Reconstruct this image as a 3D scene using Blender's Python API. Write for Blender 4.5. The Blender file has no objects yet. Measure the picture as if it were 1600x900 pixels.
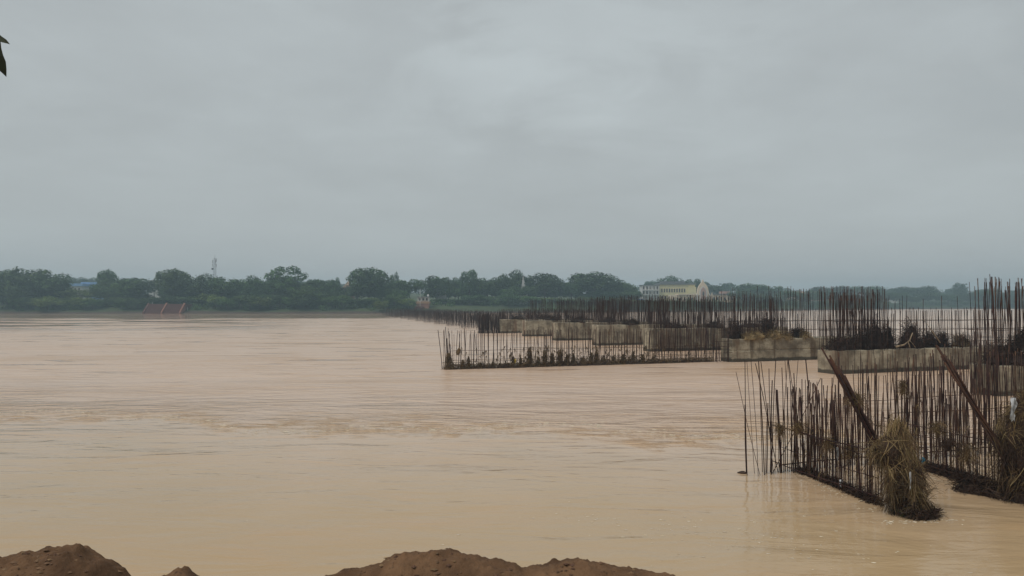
import bpy, bmesh, math, random
import numpy as np
from mathutils import Vector, Matrix, noise as mnoise

R = math.radians
rnd = random.Random(7)
rng = np.random.default_rng(7)
S = bpy.context.scene
COL = S.collection

# ------------------------------------------------------------------ camera
CAM_H = 4.5                      # eye height above the river
cam = bpy.data.cameras.new('camera')
cam.lens = 26.0
cam.sensor_width = 36.0
cam.clip_start = 0.05
cam.clip_end = 6000
cam_o = bpy.data.objects.new('camera', cam)
COL.objects.link(cam_o)
cam_o.location = (0, 0, CAM_H)
cam_o.rotation_euler = (R(90 + 1.19), 0, 0)
S.camera = cam_o

# ------------------------------------------------------------------ overcast sky
SUN_EL, SUN_AZ = 56, -125          # azimuth clockwise from the view direction (+Y)
w = bpy.data.worlds.new('World')
S.world = w
w.use_nodes = True
nt = w.node_tree
nt.nodes.clear()
def N(t, typ, **kw):
    n = t.nodes.new(typ)
    for k, v in kw.items():
        if k.startswith('i_'):
            key = k[2:]
            n.inputs[int(key) if key.isdigit() else key.replace('_', ' ')].default_value = v
        else:
            setattr(n, k, v)
    return n
sky = N(nt, 'ShaderNodeTexSky', sky_type='NISHITA', sun_disc=False)
sky.sun_elevation = R(SUN_EL)
sky.sun_rotation = R(SUN_AZ)
sky.air_density = 1.5
sky.dust_density = 4.0
tc = N(nt, 'ShaderNodeTexCoord')
sep = N(nt, 'ShaderNodeSeparateXYZ')
nt.links.new(tc.outputs['Generated'], sep.inputs[0])
za = N(nt, 'ShaderNodeMath', operation='ABSOLUTE'); nt.links.new(sep.outputs[2], za.inputs[0])
zb = N(nt, 'ShaderNodeMath', operation='ADD', i_1=0.16); nt.links.new(za.outputs[0], zb.inputs[0])
dx = N(nt, 'ShaderNodeMath', operation='DIVIDE'); nt.links.new(sep.outputs[0], dx.inputs[0]); nt.links.new(zb.outputs[0], dx.inputs[1])
dy = N(nt, 'ShaderNodeMath', operation='DIVIDE'); nt.links.new(sep.outputs[1], dy.inputs[0]); nt.links.new(zb.outputs[0], dy.inputs[1])
cmb = N(nt, 'ShaderNodeCombineXYZ'); nt.links.new(dx.outputs[0], cmb.inputs[0]); nt.links.new(dy.outputs[0], cmb.inputs[1])
cmb.inputs[2].default_value = 3.7
n1 = N(nt, 'ShaderNodeTexNoise', i_Scale=0.75, i_Detail=6.0, i_Roughness=0.52, i_Distortion=0.35)
n2 = N(nt, 'ShaderNodeTexNoise', i_Scale=2.6, i_Detail=5.0, i_Roughness=0.55, i_Distortion=0.2)
nt.links.new(cmb.outputs[0], n1.inputs['Vector']); nt.links.new(cmb.outputs[0], n2.inputs['Vector'])
mx = N(nt, 'ShaderNodeMath', operation='MULTIPLY_ADD', i_1=0.3); nt.links.new(n2.outputs[0], mx.inputs[0])
ms = N(nt, 'ShaderNodeMath', operation='MULTIPLY', i_1=0.7); nt.links.new(n1.outputs[0], ms.inputs[0]); nt.links.new(ms.outputs[0], mx.inputs[2])
# flatter towards the horizon, a brighter torn patch where the cloud is thin
def wm(op, a, b_=None, c=None):
    n = N(nt, 'ShaderNodeMath', operation=op)
    for i, q in enumerate((a, b_, c)):
        if q is None: continue
        if isinstance(q, (int, float)): n.inputs[i].default_value = q
        else: nt.links.new(q, n.inputs[i])
    return n.outputs[0]
def wr(v, a, b_):
    n = N(nt, 'ShaderNodeMapRange', interpolation_type='SMOOTHSTEP'); n.inputs['From Min'].default_value = a; n.inputs['From Max'].default_value = b_
    nt.links.new(v, n.inputs[0]); return n.outputs[0]
k_h = wr(za.outputs[0], 0.02, 0.30)
cl = wm('MULTIPLY', wm('SUBTRACT', mx.outputs[0], 0.5), wm('MULTIPLY_ADD', k_h, 0.42, 0.16))
n3 = N(nt, 'ShaderNodeTexNoise', i_Scale=1.35, i_Detail=9.0, i_Roughness=0.58, i_Distortion=0.9)
off = N(nt, 'ShaderNodeVectorMath', operation='ADD'); off.inputs[1].default_value = (0.9, 4.1, 0.0)
nt.links.new(cmb.outputs[0], off.inputs[0]); nt.links.new(off.outputs[0], n3.inputs['Vector'])
gx_ = wm('SUBTRACT', sep.outputs[0], 0.08); gz_ = wm('MULTIPLY', wm('SUBTRACT', sep.outputs[2], 0.33), 1.9)
gap = wm('SUBTRACT', 1.0, wr(wm('SQRT', wm('ADD', wm('MULTIPLY', gx_, gx_), wm('MULTIPLY', gz_, gz_))), 0.05, 0.42))
gap = wm('MULTIPLY', gap, wr(sep.outputs[1], 0.0, 0.3))
torn = wm('MULTIPLY', wr(n3.outputs[0], 0.42, 0.62), wm('MAXIMUM', gap, wm('MULTIPLY', k_h, 0.3)))
cl = wm('ADD', cl, wm('MULTIPLY', torn, 0.125))
cl = wm('ADD', cl, wm('MULTIPLY_ADD', k_h, -0.045, 0.555))
cr = N(nt, 'ShaderNodeValToRGB')
e = cr.color_ramp.elements
e[0].position = 0.34; e[0].color = (0.300, 0.327, 0.340, 1)
e[1].position = 0.70; e[1].color = (0.440, 0.480, 0.490, 1)
m = cr.color_ramp.elements.new(0.50); m.color = (0.350, 0.375, 0.382, 1)
nt.links.new(cl, cr.inputs[0])
gain = N(nt, 'ShaderNodeVectorMath', operation='SCALE'); gain.inputs['Scale'].default_value = 10.0
nt.links.new(cr.outputs[0], gain.inputs[0])
mix = N(nt, 'ShaderNodeMix', data_type='RGBA'); mix.inputs[0].default_value = 0.95
nt.links.new(sky.outputs[0], mix.inputs[6]); nt.links.new(gain.outputs[0], mix.inputs[7])
bg = N(nt, 'ShaderNodeBackground', i_Strength=0.10)
out = N(nt, 'ShaderNodeOutputWorld')
nt.links.new(mix.outputs[2], bg.inputs[0]); nt.links.new(bg.outputs[0], out.inputs[0])

sun = bpy.data.lights.new('sun', 'SUN')
sun.energy = 1.5
sun.angle = R(25)
sun.color = (1.0, 0.965, 0.91)
sun_o = bpy.data.objects.new('sun', sun)
COL.objects.link(sun_o)
sd = Vector((math.sin(R(SUN_AZ)) * math.cos(R(SUN_EL)), math.cos(R(SUN_AZ)) * math.cos(R(SUN_EL)), math.sin(R(SUN_EL))))
sun_o.rotation_euler = (-sd).to_track_quat('-Z', 'Y').to_euler()
sun_o.location = (0, 0, 60)

S.view_settings.view_transform = 'Standard'
S.view_settings.look = 'None'
S.view_settings.exposure = 0.3
S.view_settings.gamma = 1.0
S.view_settings.use_curve_mapping = False
S.cycles.use_denoising = True
S.cycles.max_bounces = 6
S.cycles.volume_bounces = 0
S.cycles.transparent_max_bounces = 6

# ------------------------------------------------------------------ helpers
def link(t, a, b): t.links.new(a, b)

def material(name, c1, c2=None, scale=3.0, rough=0.8, bump=0.0, bscale=None, island=0.0, spec=0.3, detail=5.0, stretch=(1, 1, 1), objrand=0.0, c3=None, dist=0.05):
    """procedural material: two (three) own colours mixed by noise, random value per piece, fine relief"""
    mt = bpy.data.materials.new(name)
    mt.use_nodes = True
    t = mt.node_tree
    b = t.nodes['Principled BSDF']
    b.inputs['Roughness'].default_value = rough
    b.inputs['Specular IOR Level'].default_value = spec
    c2 = c2 or tuple(v * 0.7 for v in c1)
    tcn = N(t, 'ShaderNodeTexCoord')
    mp = N(t, 'ShaderNodeMapping'); mp.inputs['Scale'].default_value = stretch
    link(t, tcn.outputs['Object'], mp.inputs[0])
    nz = N(t, 'ShaderNodeTexNoise', i_Scale=scale, i_Detail=detail, i_Roughness=0.6)
    link(t, mp.outputs[0], nz.inputs['Vector'])
    ramp = N(t, 'ShaderNodeValToRGB')
    ramp.color_ramp.elements[0].position = 0.32; ramp.color_ramp.elements[0].color = (*c2, 1)
    ramp.color_ramp.elements[1].position = 0.68; ramp.color_ramp.elements[1].color = (*c1, 1)
    if c3:
        k = ramp.color_ramp.elements.new(0.5); k.color = (*c3, 1)
    link(t, nz.outputs[0], ramp.inputs[0])
    col = ramp.outputs[0]
    for amt, src in ((island, 'isl'), (objrand, 'obj')):
        if amt:
            if src == 'isl':
                g = N(t, 'ShaderNodeNewGeometry'); v = g.outputs['Random Per Island']
            else:
                g = N(t, 'ShaderNodeObjectInfo'); v = g.outputs['Random']
            mr = N(t, 'ShaderNodeMapRange'); mr.inputs['To Min'].default_value = 1 - amt; mr.inputs['To Max'].default_value = 1 + amt
            link(t, v, mr.inputs[0])
            hs = N(t, 'ShaderNodeHueSaturation')
            link(t, mr.outputs[0], hs.inputs['Value']); link(t, col, hs.inputs['Color'])
            mh = N(t, 'ShaderNodeMapRange'); mh.inputs['To Min'].default_value = 0.5 - 0.03 * amt; mh.inputs['To Max'].default_value = 0.5 + 0.05 * amt
            link(t, v, mh.inputs[0]); link(t, mh.outputs[0], hs.inputs['Hue'])
            col = hs.outputs[0]
    link(t, col, b.inputs['Base Color'])
    if bump:
        nb = N(t, 'ShaderNodeTexNoise', i_Scale=bscale or scale * 4, i_Detail=6.0, i_Roughness=0.65)
        link(t, tcn.outputs['Object'], nb.inputs['Vector'])
        bp = N(t, 'ShaderNodeBump', i_Strength=bump, i_Distance=dist)
        link(t, nb.outputs[0], bp.inputs['Height']); link(t, bp.outputs[0], b.inputs['Normal'])
    return mt

def mesh(name, v, f, smooth=False):
    me = bpy.data.meshes.new(name)
    if isinstance(v, np.ndarray): v = v.tolist()
    if isinstance(f, np.ndarray): f = f.tolist()
    me.from_pydata(v, [], f)
    me.update()
    if smooth:
        me.polygons.foreach_set('use_smooth', [True] * len(me.polygons))
    return me

def obj(name, me, mat=None, parent=None, loc=(0, 0, 0), rot=(0, 0, 0), scale=(1, 1, 1)):
    if mat and not me.materials: me.materials.append(mat)
    o = bpy.data.objects.new(name, me)
    COL.objects.link(o)
    o.location = loc; o.rotation_euler = rot; o.scale = scale
    if parent: o.parent = parent
    return o

def empty(name, loc=(0, 0, 0), rz=0.0):
    o = bpy.data.objects.new(name, None)
    COL.objects.link(o)
    o.location = loc; o.rotation_euler = (0, 0, rz)
    o.empty_display_size = 0.3
    return o

def tag(o, label=None, cat=None, group=None, kind=None):
    if label: o['label'] = label
    if cat: o['category'] = cat
    if group: o['group'] = group
    if kind: o['kind'] = kind
    return o

class MB:
    """collects simple shapes into one mesh"""
    def __init__(self): self.v = []; self.f = []
    def add(self, vs, fs):
        o = len(self.v)
        self.v += [tuple(p) for p in vs]
        self.f += [tuple(i + o for i in q) for q in fs]
        return self
    def box(self, x0, x1, y0, y1, z0, z1):
        vs = [(x, y, z) for z in (z0, z1) for y in (y0, y1) for x in (x0, x1)]
        return self.add(vs, [(0, 2, 3, 1), (4, 5, 7, 6), (0, 1, 5, 4), (2, 6, 7, 3), (0, 4, 6, 2), (1, 3, 7, 5)])
    def tube(self, pts, r0, r1=None, n=6):
        r1 = r0 if r1 is None else r1
        pts = [Vector(p) for p in pts]
        rings = []
        for i, p in enumerate(pts):
            d = (pts[min(i + 1, len(pts) - 1)] - pts[max(i - 1, 0)]).normalized()
            a = d.orthogonal().normalized(); b_ = d.cross(a)
            r = r0 + (r1 - r0) * i / max(1, len(pts) - 1)
            rings.append([p + (a * math.cos(2 * math.pi * k / n) + b_ * math.sin(2 * math.pi * k / n)) * r for k in range(n)])
        vs = [q for ring in rings for q in ring]
        fs = []
        for i in range(len(rings) - 1):
            for k in range(n):
                fs.append((i * n + k, i * n + (k + 1) % n, (i + 1) * n + (k + 1) % n, (i + 1) * n + k))
        fs.append(tuple(range(n - 1, -1, -1))); fs.append(tuple((len(rings) - 1) * n + k for k in range(n)))
        return self.add(vs, fs)
    def prism(self, outline, y0, y1):
        """outline in x,z extruded along y"""
        n = len(outline)
        vs = [(x, y0, z) for x, z in outline] + [(x, y1, z) for x, z in outline]
        fs = [tuple(range(n)), tuple(range(2 * n - 1, n - 1, -1))]
        fs += [((i + 1) % n, i, i + n, (i + 1) % n + n) for i in range(n)]
        return self.add(vs, fs)
    def obj(self, name, mat, parent=None, smooth=False, **k):
        return obj(name, mesh(name, self.v, self.f, smooth), mat, parent, **k)

def bevel_box(name, sx, sy, sz, b=0.02):
    bm = bmesh.new()
    bmesh.ops.create_cube(bm, size=1.0)
    bmesh.ops.scale(bm, vec=(sx, sy, sz), verts=bm.verts)
    bmesh.ops.bevel(bm, geom=bm.edges[:], offset=b, segments=1, affect='EDGES')
    bmesh.ops.subdivide_edges(bm, edges=[q for q in bm.edges if q.calc_length() > 0.5], cuts=7, use_grid_fill=True)
    sd0 = rnd.uniform(0, 50)
    for q in bm.verts:      # chipped arrises, bulging shutters
        k = 1.0 if q.co.z > sz / 2 - 2.5 * b else 0.45
        n_ = mnoise.noise_vector(Vector((q.co.x * 2.3 + sd0, q.co.y * 2.3, q.co.z * 2.3)))
        q.co += Vector((0, n_.y * 0.02, min(0.0, n_.z) * 0.11 * k if q.co.z > 0 else 0))
    me = bpy.data.meshes.new(name); bm.to_mesh(me); bm.free()
    return me

ORD = ['first', 'second', 'third', 'fourth', 'fifth', 'sixth', 'seventh', 'eighth', 'ninth', 'tenth', 'eleventh', 'twelfth', '13th', '14th', '15th', '16th', '17th', '18th', '19th', '20th', '21st', '22nd', '23rd', '24th', '25th', '26th', '27th', '28th', '29th', '30th', '31st', '32nd']

def at(px, D):
    """ground x of a bearing: (column - centre) / focal * distance"""
    return (px - 800) / 1155.0 * D
def zt(py, D):
    return CAM_H + (474 - py) / 1155.0 * D

def fbm(x, y, z=0.0, o=4, s=1.0):
    return mnoise.fractal(Vector((x * s, y * s, z)), 1.0, 2.0, o)

# ------------------------------------------------------------------ the river
def water_material():
    mt = bpy.data.materials.new('silty_water')
    mt.use_nodes = True
    t = mt.node_tree
    b = t.nodes['Principled BSDF']
    b.inputs['IOR'].default_value = 1.33
    b.inputs['Specular IOR Level'].default_value = 0.5
    b.inputs['Roughness'].default_value = 0.06
    tcn = N(t, 'ShaderNodeTexCoord')
    def nz(scale, st, det=4.0, rough=0.55, distort=0.0, rot=0.15):
        mp = N(t, 'ShaderNodeMapping'); mp.inputs['Scale'].default_value = st; mp.inputs['Rotation'].default_value = (0, 0, rot)
        link(t, tcn.outputs['Object'], mp.inputs[0])
        n = N(t, 'ShaderNodeTexNoise', i_Scale=scale, i_Detail=det, i_Roughness=rough, i_Distortion=distort)
        link(t, mp.outputs[0], n.inputs['Vector'])
        return n.outputs[0]
    def math_(op, a, b_=None, c=None):
        n = N(t, 'ShaderNodeMath', operation=op)
        for i, q in enumerate((a, b_, c)):
            if q is None: continue
            if isinstance(q, (int, float)): n.inputs[i].default_value = q
            else: link(t, q, n.inputs[i])
        return n.outputs[0]
    def ramp(v, a, b_):
        n = N(t, 'ShaderNodeMapRange', interpolation_type='SMOOTHSTEP'); n.inputs['From Min'].default_value = a; n.inputs['From Max'].default_value = b_
        link(t, v, n.inputs[0]); return n.outputs[0]
    sp = N(t, 'ShaderNodeSeparateXYZ'); link(t, tcn.outputs['Object'], sp.inputs[0])
    # silt: slow billows of paler and redder water
    silt = nz(0.09, (0.6, 1.3, 1), 5.0, 0.6, 0.8)
    r = N(t, 'ShaderNodeValToRGB')
    r.color_ramp.elements[0].position = 0.3; r.color_ramp.elements[0].color = (0.41, 0.284, 0.152, 1)
    r.color_ramp.elements[1].position = 0.72; r.color_ramp.elements[1].color = (0.46, 0.325, 0.188, 1)
    link(t, silt, r.inputs[0])
    # eddy line: scum and churned silt where the current shears past the slack water
    wob = nz(0.16, (1, 0.5, 1), 4.0, 0.6, 0.3)
    line = math_('ADD', sp.outputs[1], math_('MULTIPLY', sp.outputs[0], 0.17))
    line = math_('ADD', line, math_('MULTIPLY', math_('SUBTRACT', wob, 0.5), -16.0))
    d = math_('ABSOLUTE', math_('SUBTRACT', line, 26.5))
    band = math_('SUBTRACT', 1.0, ramp(d, 0.15, 2.2))
    fine = nz(1.3, (0.55, 1.6, 1), 5.0, 0.7, 0.5)
    band = math_('MULTIPLY', band, ramp(fine, 0.45, 0.62))
    mixc = N(t, 'ShaderNodeMix', data_type='RGBA')
    calm0 = ramp(line, 17, 33)
    cur = N(t, 'ShaderNodeMix', data_type='RGBA')      # the main current carries paler, pinker silt
    link(t, ramp(line, 14, 34), cur.inputs[0]); link(t, r.outputs[0], cur.inputs[6]); cur.inputs[7].default_value = (0.60, 0.432, 0.315, 1)
    # thin curling lines of churned silt in the slack water
    sw = nz(0.085, (0.5, 1.25, 1), 3.0, 0.5, 2.2, 0.25)
    edge = math_('SUBTRACT', 1.0, ramp(math_('ABSOLUTE', math_('SUBTRACT', sw, 0.5)), 0.0, 0.06))
    brk = ramp(nz(0.45, (0.6, 1.2, 1), 5.0, 0.65, 0.6, 0.1), 0.44, 0.62)
    edge = math_('MULTIPLY', edge, brk)
    band0 = band
    band = math_('MAXIMUM', band, math_('MULTIPLY', edge, 0.4))
    # browner boils and streaks carried by the current
    st1 = ramp(nz(0.30, (0.28, 1.5, 1), 6.0, 0.68, 0.7, 0.06), 0.53, 0.68); st2 = ramp(nz(0.10, (0.3, 1.6, 1), 6.0, 0.65, 0.6, 0.04), 0.50, 0.66)
    strk = N(t, 'ShaderNodeMix', data_type='RGBA'); link(t, math_('MULTIPLY', math_('MAXIMUM', st1, st2), math_('MULTIPLY_ADD', calm0, 0.22, 0.2)), strk.inputs[0]); link(t, cur.outputs[2], strk.inputs[6]); strk.inputs[7].default_value = (0.46, 0.275, 0.13, 1)
    link(t, math_('MULTIPLY', band, 0.7), mixc.inputs[0]); link(t, strk.outputs[2], mixc.inputs[6]); mixc.inputs[7].default_value = (0.50, 0.30, 0.14, 1)
    link(t, mixc.outputs[2], b.inputs['Base Color'])
    # waves: slack near the bank, choppy in the main current to the far left
    chop = math_('MULTIPLY', ramp(sp.outputs[1], 60, 150), math_('SUBTRACT', 1.0, ramp(math_('SUBTRACT', sp.outputs[0], math_('MULTIPLY', sp.outputs[1], 0.02)), -70, 0)))
    calm = math_('MULTIPLY_ADD', ramp(line, 24.5, 28.5), 0.85, math_('MULTIPLY', ramp(line, 26, 50), 0.15))
    w1 = nz(0.55, (0.5, 1.3, 1), 3.0, 0.5, 1.1)
    w2 = nz(2.2, (0.55, 1.5, 1), 4.0, 0.55, 0.4, 0.3)
    w3 = nz(9.0, (0.6, 1.4, 1), 3.0, 0.6, 0.2, -0.1)
    w4 = nz(0.22, (0.45, 1.7, 1), 3.0, 0.5, 0.3, 0.05)
    gust = ramp(nz(0.07, (0.4, 1.5, 1), 4.0, 0.6, 0.5, 0.05), 0.38, 0.62)
    calm = math_('MULTIPLY', calm, math_('MULTIPLY_ADD', gust, 0.75, 0.4))
    h = math_('MULTIPLY', w1, math_('MULTIPLY_ADD', calm, 0.16, 0.06))
    h = math_('MULTIPLY_ADD', w2, math_('MULTIPLY_ADD', calm, 0.07, 0.016), h)
    h = math_('MULTIPLY_ADD', w3, math_('MULTIPLY_ADD', calm, 0.014, 0.0025), h)
    h = math_('MULTIPLY_ADD', w4, math_('MULTIPLY_ADD', chop, 0.6, 0.10), h)
    h = math_('MULTIPLY_ADD', fine, math_('MULTIPLY', band0, 0.05), h)
    # slick streaks between the waves of the far left reach, and still water under the far bank
    slick = nz(0.075, (0.45, 1.2, 1), 5.0, 0.65, 0.3, 0.0)
    left = math_('SUBTRACT', 1.0, ramp(math_('ADD', sp.outputs[0], math_('MULTIPLY', sp.outputs[1], 0.25)), -25, 5))
    sl = math_('MULTIPLY', math_('MULTIPLY', ramp(slick, 0.43, 0.53), ramp(sp.outputs[1], 100, 150)), left)
    still = math_('MULTIPLY', ramp(sp.outputs[1], 205, 235), math_('SUBTRACT', 1.0, ramp(sp.outputs[0], -45, -25)))
    few = math_('MULTIPLY', ramp(nz(0.16, (0.7, 2.6, 1), 4.0, 0.6, 0.3, 0.03), 0.57, 0.64), ramp(sp.outputs[1], 30, 60))
    sl = math_('MAXIMUM', math_('MAXIMUM', sl, still), math_('MULTIPLY', few, 0.8))
    h = math_('MULTIPLY', h, math_('MULTIPLY_ADD', sl, -0.93, 1.0))
    rg = math_('MULTIPLY_ADD', ramp(line, 22, 45), 0.19, 0.07)
    link(t, math_('MULTIPLY', rg, math_('MULTIPLY_ADD', sl, -0.75, 1.0)), b.inputs['Roughness'])
    bp = N(t, 'ShaderNodeBump', i_Strength=1.0, i_Distance=1.0)
    link(t, h, bp.inputs['Height']); link(t, bp.outputs[0], b.inputs['Normal'])
    return mt

M = {}
M['water'] = water_material()
wv = [(-1500, -30, 0), (1500, -30, 0), (1500, 1000, 0), (-1500, 1000, 0)]
river = tag(obj('river', mesh('river', wv, [(0, 1, 2, 3)]), M['water']), 'silty brown river in flood', None, kind='structure')

# ------------------------------------------------------------------ far bank terrain
BANK = [(-1500, 335), (-400, 328), (-225, 322), (-60, 324), (20, 352), (104, 400), (200, 480), (300, 565), (430, 618), (1500, 860)]
def bank_y(x):
    for (x0, y0), (x1, y1) in zip(BANK, BANK[1:]):
        if x <= x1:
            return y0 + (y1 - y0) * (x - x0) / (x1 - x0)
    return BANK[-1][1]
PROF = [(-6, -1.2), (0, 0.0), (2.5, 0.55), (7, 1.3), (16, 3.2), (30, 4.4), (70, 6.0), (160, 9.0), (350, 13.0), (560, 17.0)]
def ground_z(x, y):
    d = y - bank_y(x)
    if d <= PROF[0][0]: return PROF[0][1]
    for (d0, z0), (d1, z1) in zip(PROF, PROF[1:]):
        if d <= d1:
            return z0 + (z1 - z0) * (d - d0) / (d1 - d0) + (0.35 * fbm(x, y, 0, 3, 0.06) if d > 1 else 0)
    return PROF[-1][1]
ds = [-6, -2, 0, 1.2, 2.5, 4.5, 7, 11, 16, 22, 30, 45, 70, 110, 160, 240, 350, 560]
xs = np.concatenate([np.linspace(-1500, -420, 30), np.arange(-410, 520, 5.0), np.linspace(530, 1500, 30)])
tv, tf = [], []
for x in xs:
    for d in ds:
        wob = 1.5 * fbm(x, 3, 1, 3, 0.05)
        y = bank_y(x) + d
        tv.append((x, y + (wob if d < 20 else 0), ground_z(x, y)))
nd = len(ds)
for i in range(len(xs) - 1):
    for j in range(nd - 1):
        tf.append((i * nd + j, (i + 1) * nd + j, (i + 1) * nd + j + 1, i * nd + j + 1))
M['grass'] = material('bank_grass', (0.055, 0.080, 0.028), (0.030, 0.050, 0.020), 0.25, 0.95, c3=(0.06, 0.075, 0.03))
M['mud'] = material('bank_mud', (0.085, 0.06, 0.042), (0.05, 0.036, 0.027), 0.4, 0.9)
tm = mesh('far_bank', tv, tf, True)
tm.materials.append(M['grass']); tm.materials.append(M['mud'])
mi = [1 if (k % (nd - 1)) < 5 else 0 for k in range(len(tf))]
tm.polygons.foreach_set('material_index', mi)
tag(obj('far_bank', tm), 'grassy far river bank with a muddy edge', None, kind='structure')

# ------------------------------------------------------------------ near bank: red earth under the camera
def ridge(x):
    """height of the earth crest along the edge of the near bank"""
    P = [(-7, 2.70), (-3.9, 2.76), (-3.45, 2.86), (-3.1, 2.90), (-2.85, 2.94), (-2.68, 2.85), (-2.48, 2.70), (-2.3, 2.73), (-2.14, 2.805), (-1.98, 2.74), (-1.8, 2.62),
         (-1.35, 2.64), (-1.2, 2.74), (-1.05, 2.775), (-0.9, 2.81), (-0.75, 2.875), (-0.66, 2.90), (-0.45, 2.895), (-0.3, 2.885), (-0.12, 2.865), (0.0, 2.84), (0.08, 2.81),
         (0.2, 2.825), (0.3, 2.838), (0.42, 2.842), (0.55, 2.82), (0.7, 2.80), (0.87, 2.775), (1.04, 2.745), (1.25, 2.66), (1.7, 2.6), (3, 2.55), (7, 2.5)]
    for (x0, z0), (x1, z1) in zip(P, P[1:]):
        if x <= x1:
            k = (x - x0) / (x1 - x0); k = k * k * (3 - 2 * k)
            return z0 + (z1 - z0) * k
    return P[-1][1]
bx = np.concatenate([np.linspace(-6.5, -3.7, 50), np.linspace(-3.68, 1.6, 420), np.linspace(1.65, 6.5, 80)]); by = np.concatenate([np.linspace(-5, 3.9, 24), np.linspace(3.95, 5.3, 100), np.linspace(5.4, 9.5, 28)])
bv, bf = [], []
for x in bx:
    rz = ridge(x)
    for y in by:
        yc = 4.8 + 0.12 * fbm(x, 0, 5, 2, 0.8)
        base = 2.62 + 0.05 * fbm(x, y, 2, 3, 0.5)
        if y < yc:
            k = max(0.0, 1 - (yc - y) / 0.75); k = k * k * (3 - 2 * k)
            z = base + (rz - base) * k
        else:
            dd = y - yc
            z = rz - 0.25 * dd - 0.75 * max(0, dd - 0.12) - (0.25 * dd if dd > 1 else 0)
        am = 1.0 if 3.4 < y else 0.6
        z += am * (0.024 * fbm(x, y, 0, 4, 3.0) + 0.03 * abs(fbm(x, y, 7, 4, 5.0)) - 0.022 + 0.024 * max(0.0, fbm(x, y, 3, 3, 13.0)) + 0.006 * fbm(x, y, 9, 2, 40.0))
        bv.append((x, y, z))
nb_ = len(by)
for i in range(len(bx) - 1):
    for j in range(nb_ - 1):
        bf.append((i * nb_ + j, (i + 1) * nb_ + j, (i + 1) * nb_ + j + 1, i * nb_ + j + 1))
M['earth'] = material('red_earth', (0.20, 0.113, 0.060), (0.072, 0.040, 0.023), 2.2, 0.95, 0.9, 30, detail=9, c3=(0.122, 0.068, 0.037), spec=0.15, dist=0.02)
tag(obj('near_bank', mesh('near_bank', bv, bf, True), M['earth']), 'mounded red earth at the edge of the near bank', None, kind='structure')
# loose clods on the earth
cv, cf = MB(), None
for k in range(900):
    x = rnd.uniform(-3.6, 1.4); y = 4.72 + rnd.gauss(0, 0.16)
    r = rnd.choice([0.006, 0.007, 0.008, 0.010, 0.012, 0.018])
    if y > 4.95 or ridge(x) < 2.76: continue
    z = bv[min(len(bx) - 1, int(np.searchsorted(bx, x))) * len(by) + min(len(by) - 1, int(np.searchsorted(by, y)))][2] + 0.006
    vs = []
    for a, b_, c in ((1, 0, 0), (0, 1, 0), (-1, 0, 0), (0, -1, 0), (0, 0, 1), (0, 0, -1)):
        q = r * rnd.uniform(0.7, 1.4)
        vs.append((x + a * q * 1.3, y + b_ * q, z - 0.01 + c * q * 0.55))
    cv.add(vs, [(0, 1, 4), (1, 2, 4), (2, 3, 4), (3, 0, 4), (1, 0, 5), (2, 1, 5), (3, 2, 5), (0, 3, 5)])
M['clod'] = material('clod_earth', (0.17, 0.095, 0.055), (0.07, 0.038, 0.023), 9, 0.95, island=0.35)
tag(cv.obj('earth_clods', M['clod']), 'loose crumbs of red earth on the near bank', 'earth', kind='stuff')

# ------------------------------------------------------------------ strands: dried grass, weed and twigs
def strands(n, sampler, length, width, direction, curl=0.5, droop=0.0, seg=3, seed=0):
    """thin curling ribbons; sampler(k)->(n,3) roots, direction -> (n,3) mean direction"""
    g = np.random.default_rng(seed)
    p = sampler(n, g)
    d = direction(p, g)
    d /= np.linalg.norm(d, axis=1, keepdims=True) + 1e-9
    L = g.uniform(length[0], length[1], (n, 1))
    W = g.uniform(width[0], width[1], (n, 1))
    side = np.cross(d, g.normal(size=(n, 3))); side /= np.linalg.norm(side, axis=1, keepdims=True) + 1e-9
    bend = g.normal(size=(n, 3)) * curl
    rows = []
    q = p.copy(); cd = d.copy()
    for s in range(seg + 1):
        t = s / seg
        ww = W * (1 - 0.6 * t) * 0.5
        rows.append(q - side * ww); rows.append(q + side * ww)
        cd = cd + bend / seg; cd[:, 2] -= droop / seg
        cd /= np.linalg.norm(cd, axis=1, keepdims=True) + 1e-9
        q = q + cd * L / seg
    v = np.stack(rows, 1).reshape(-1, 3)
    k = 2 * (seg + 1)
    base = (np.arange(n) * k)[:, None]
    f = []
    for s in range(seg):
        f.append(base + np.array([[2 * s, 2 * s + 1, 2 * s + 3, 2 * s + 2]]))
    f = np.concatenate(f, 0)
    return v, f

def join(parts):
    vs, fs, o = [], [], 0
    for v, f in parts:
        vs.append(v); fs.append(f + o); o += len(v)
    return np.concatenate(vs), np.concatenate(fs)

M['straw'] = material('dry_straw', (0.33, 0.225, 0.115), (0.14, 0.092, 0.046), 2.0, 0.85, island=0.45, spec=0.2)
M['weed'] = material('dead_weed', (0.17, 0.107, 0.058), (0.06, 0.038, 0.023), 2.0, 0.9, island=0.5, spec=0.15)
M['darkweed'] = material('rotten_weed', (0.066, 0.040, 0.030), (0.026, 0.017, 0.014), 3.0, 0.95, 0.6, 12, island=0.4, spec=0.1)
M['greenweed'] = material('green_weed', (0.07, 0.08, 0.03), (0.04, 0.045, 0.02), 2.0, 0.9, island=0.4, spec=0.15)

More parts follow.
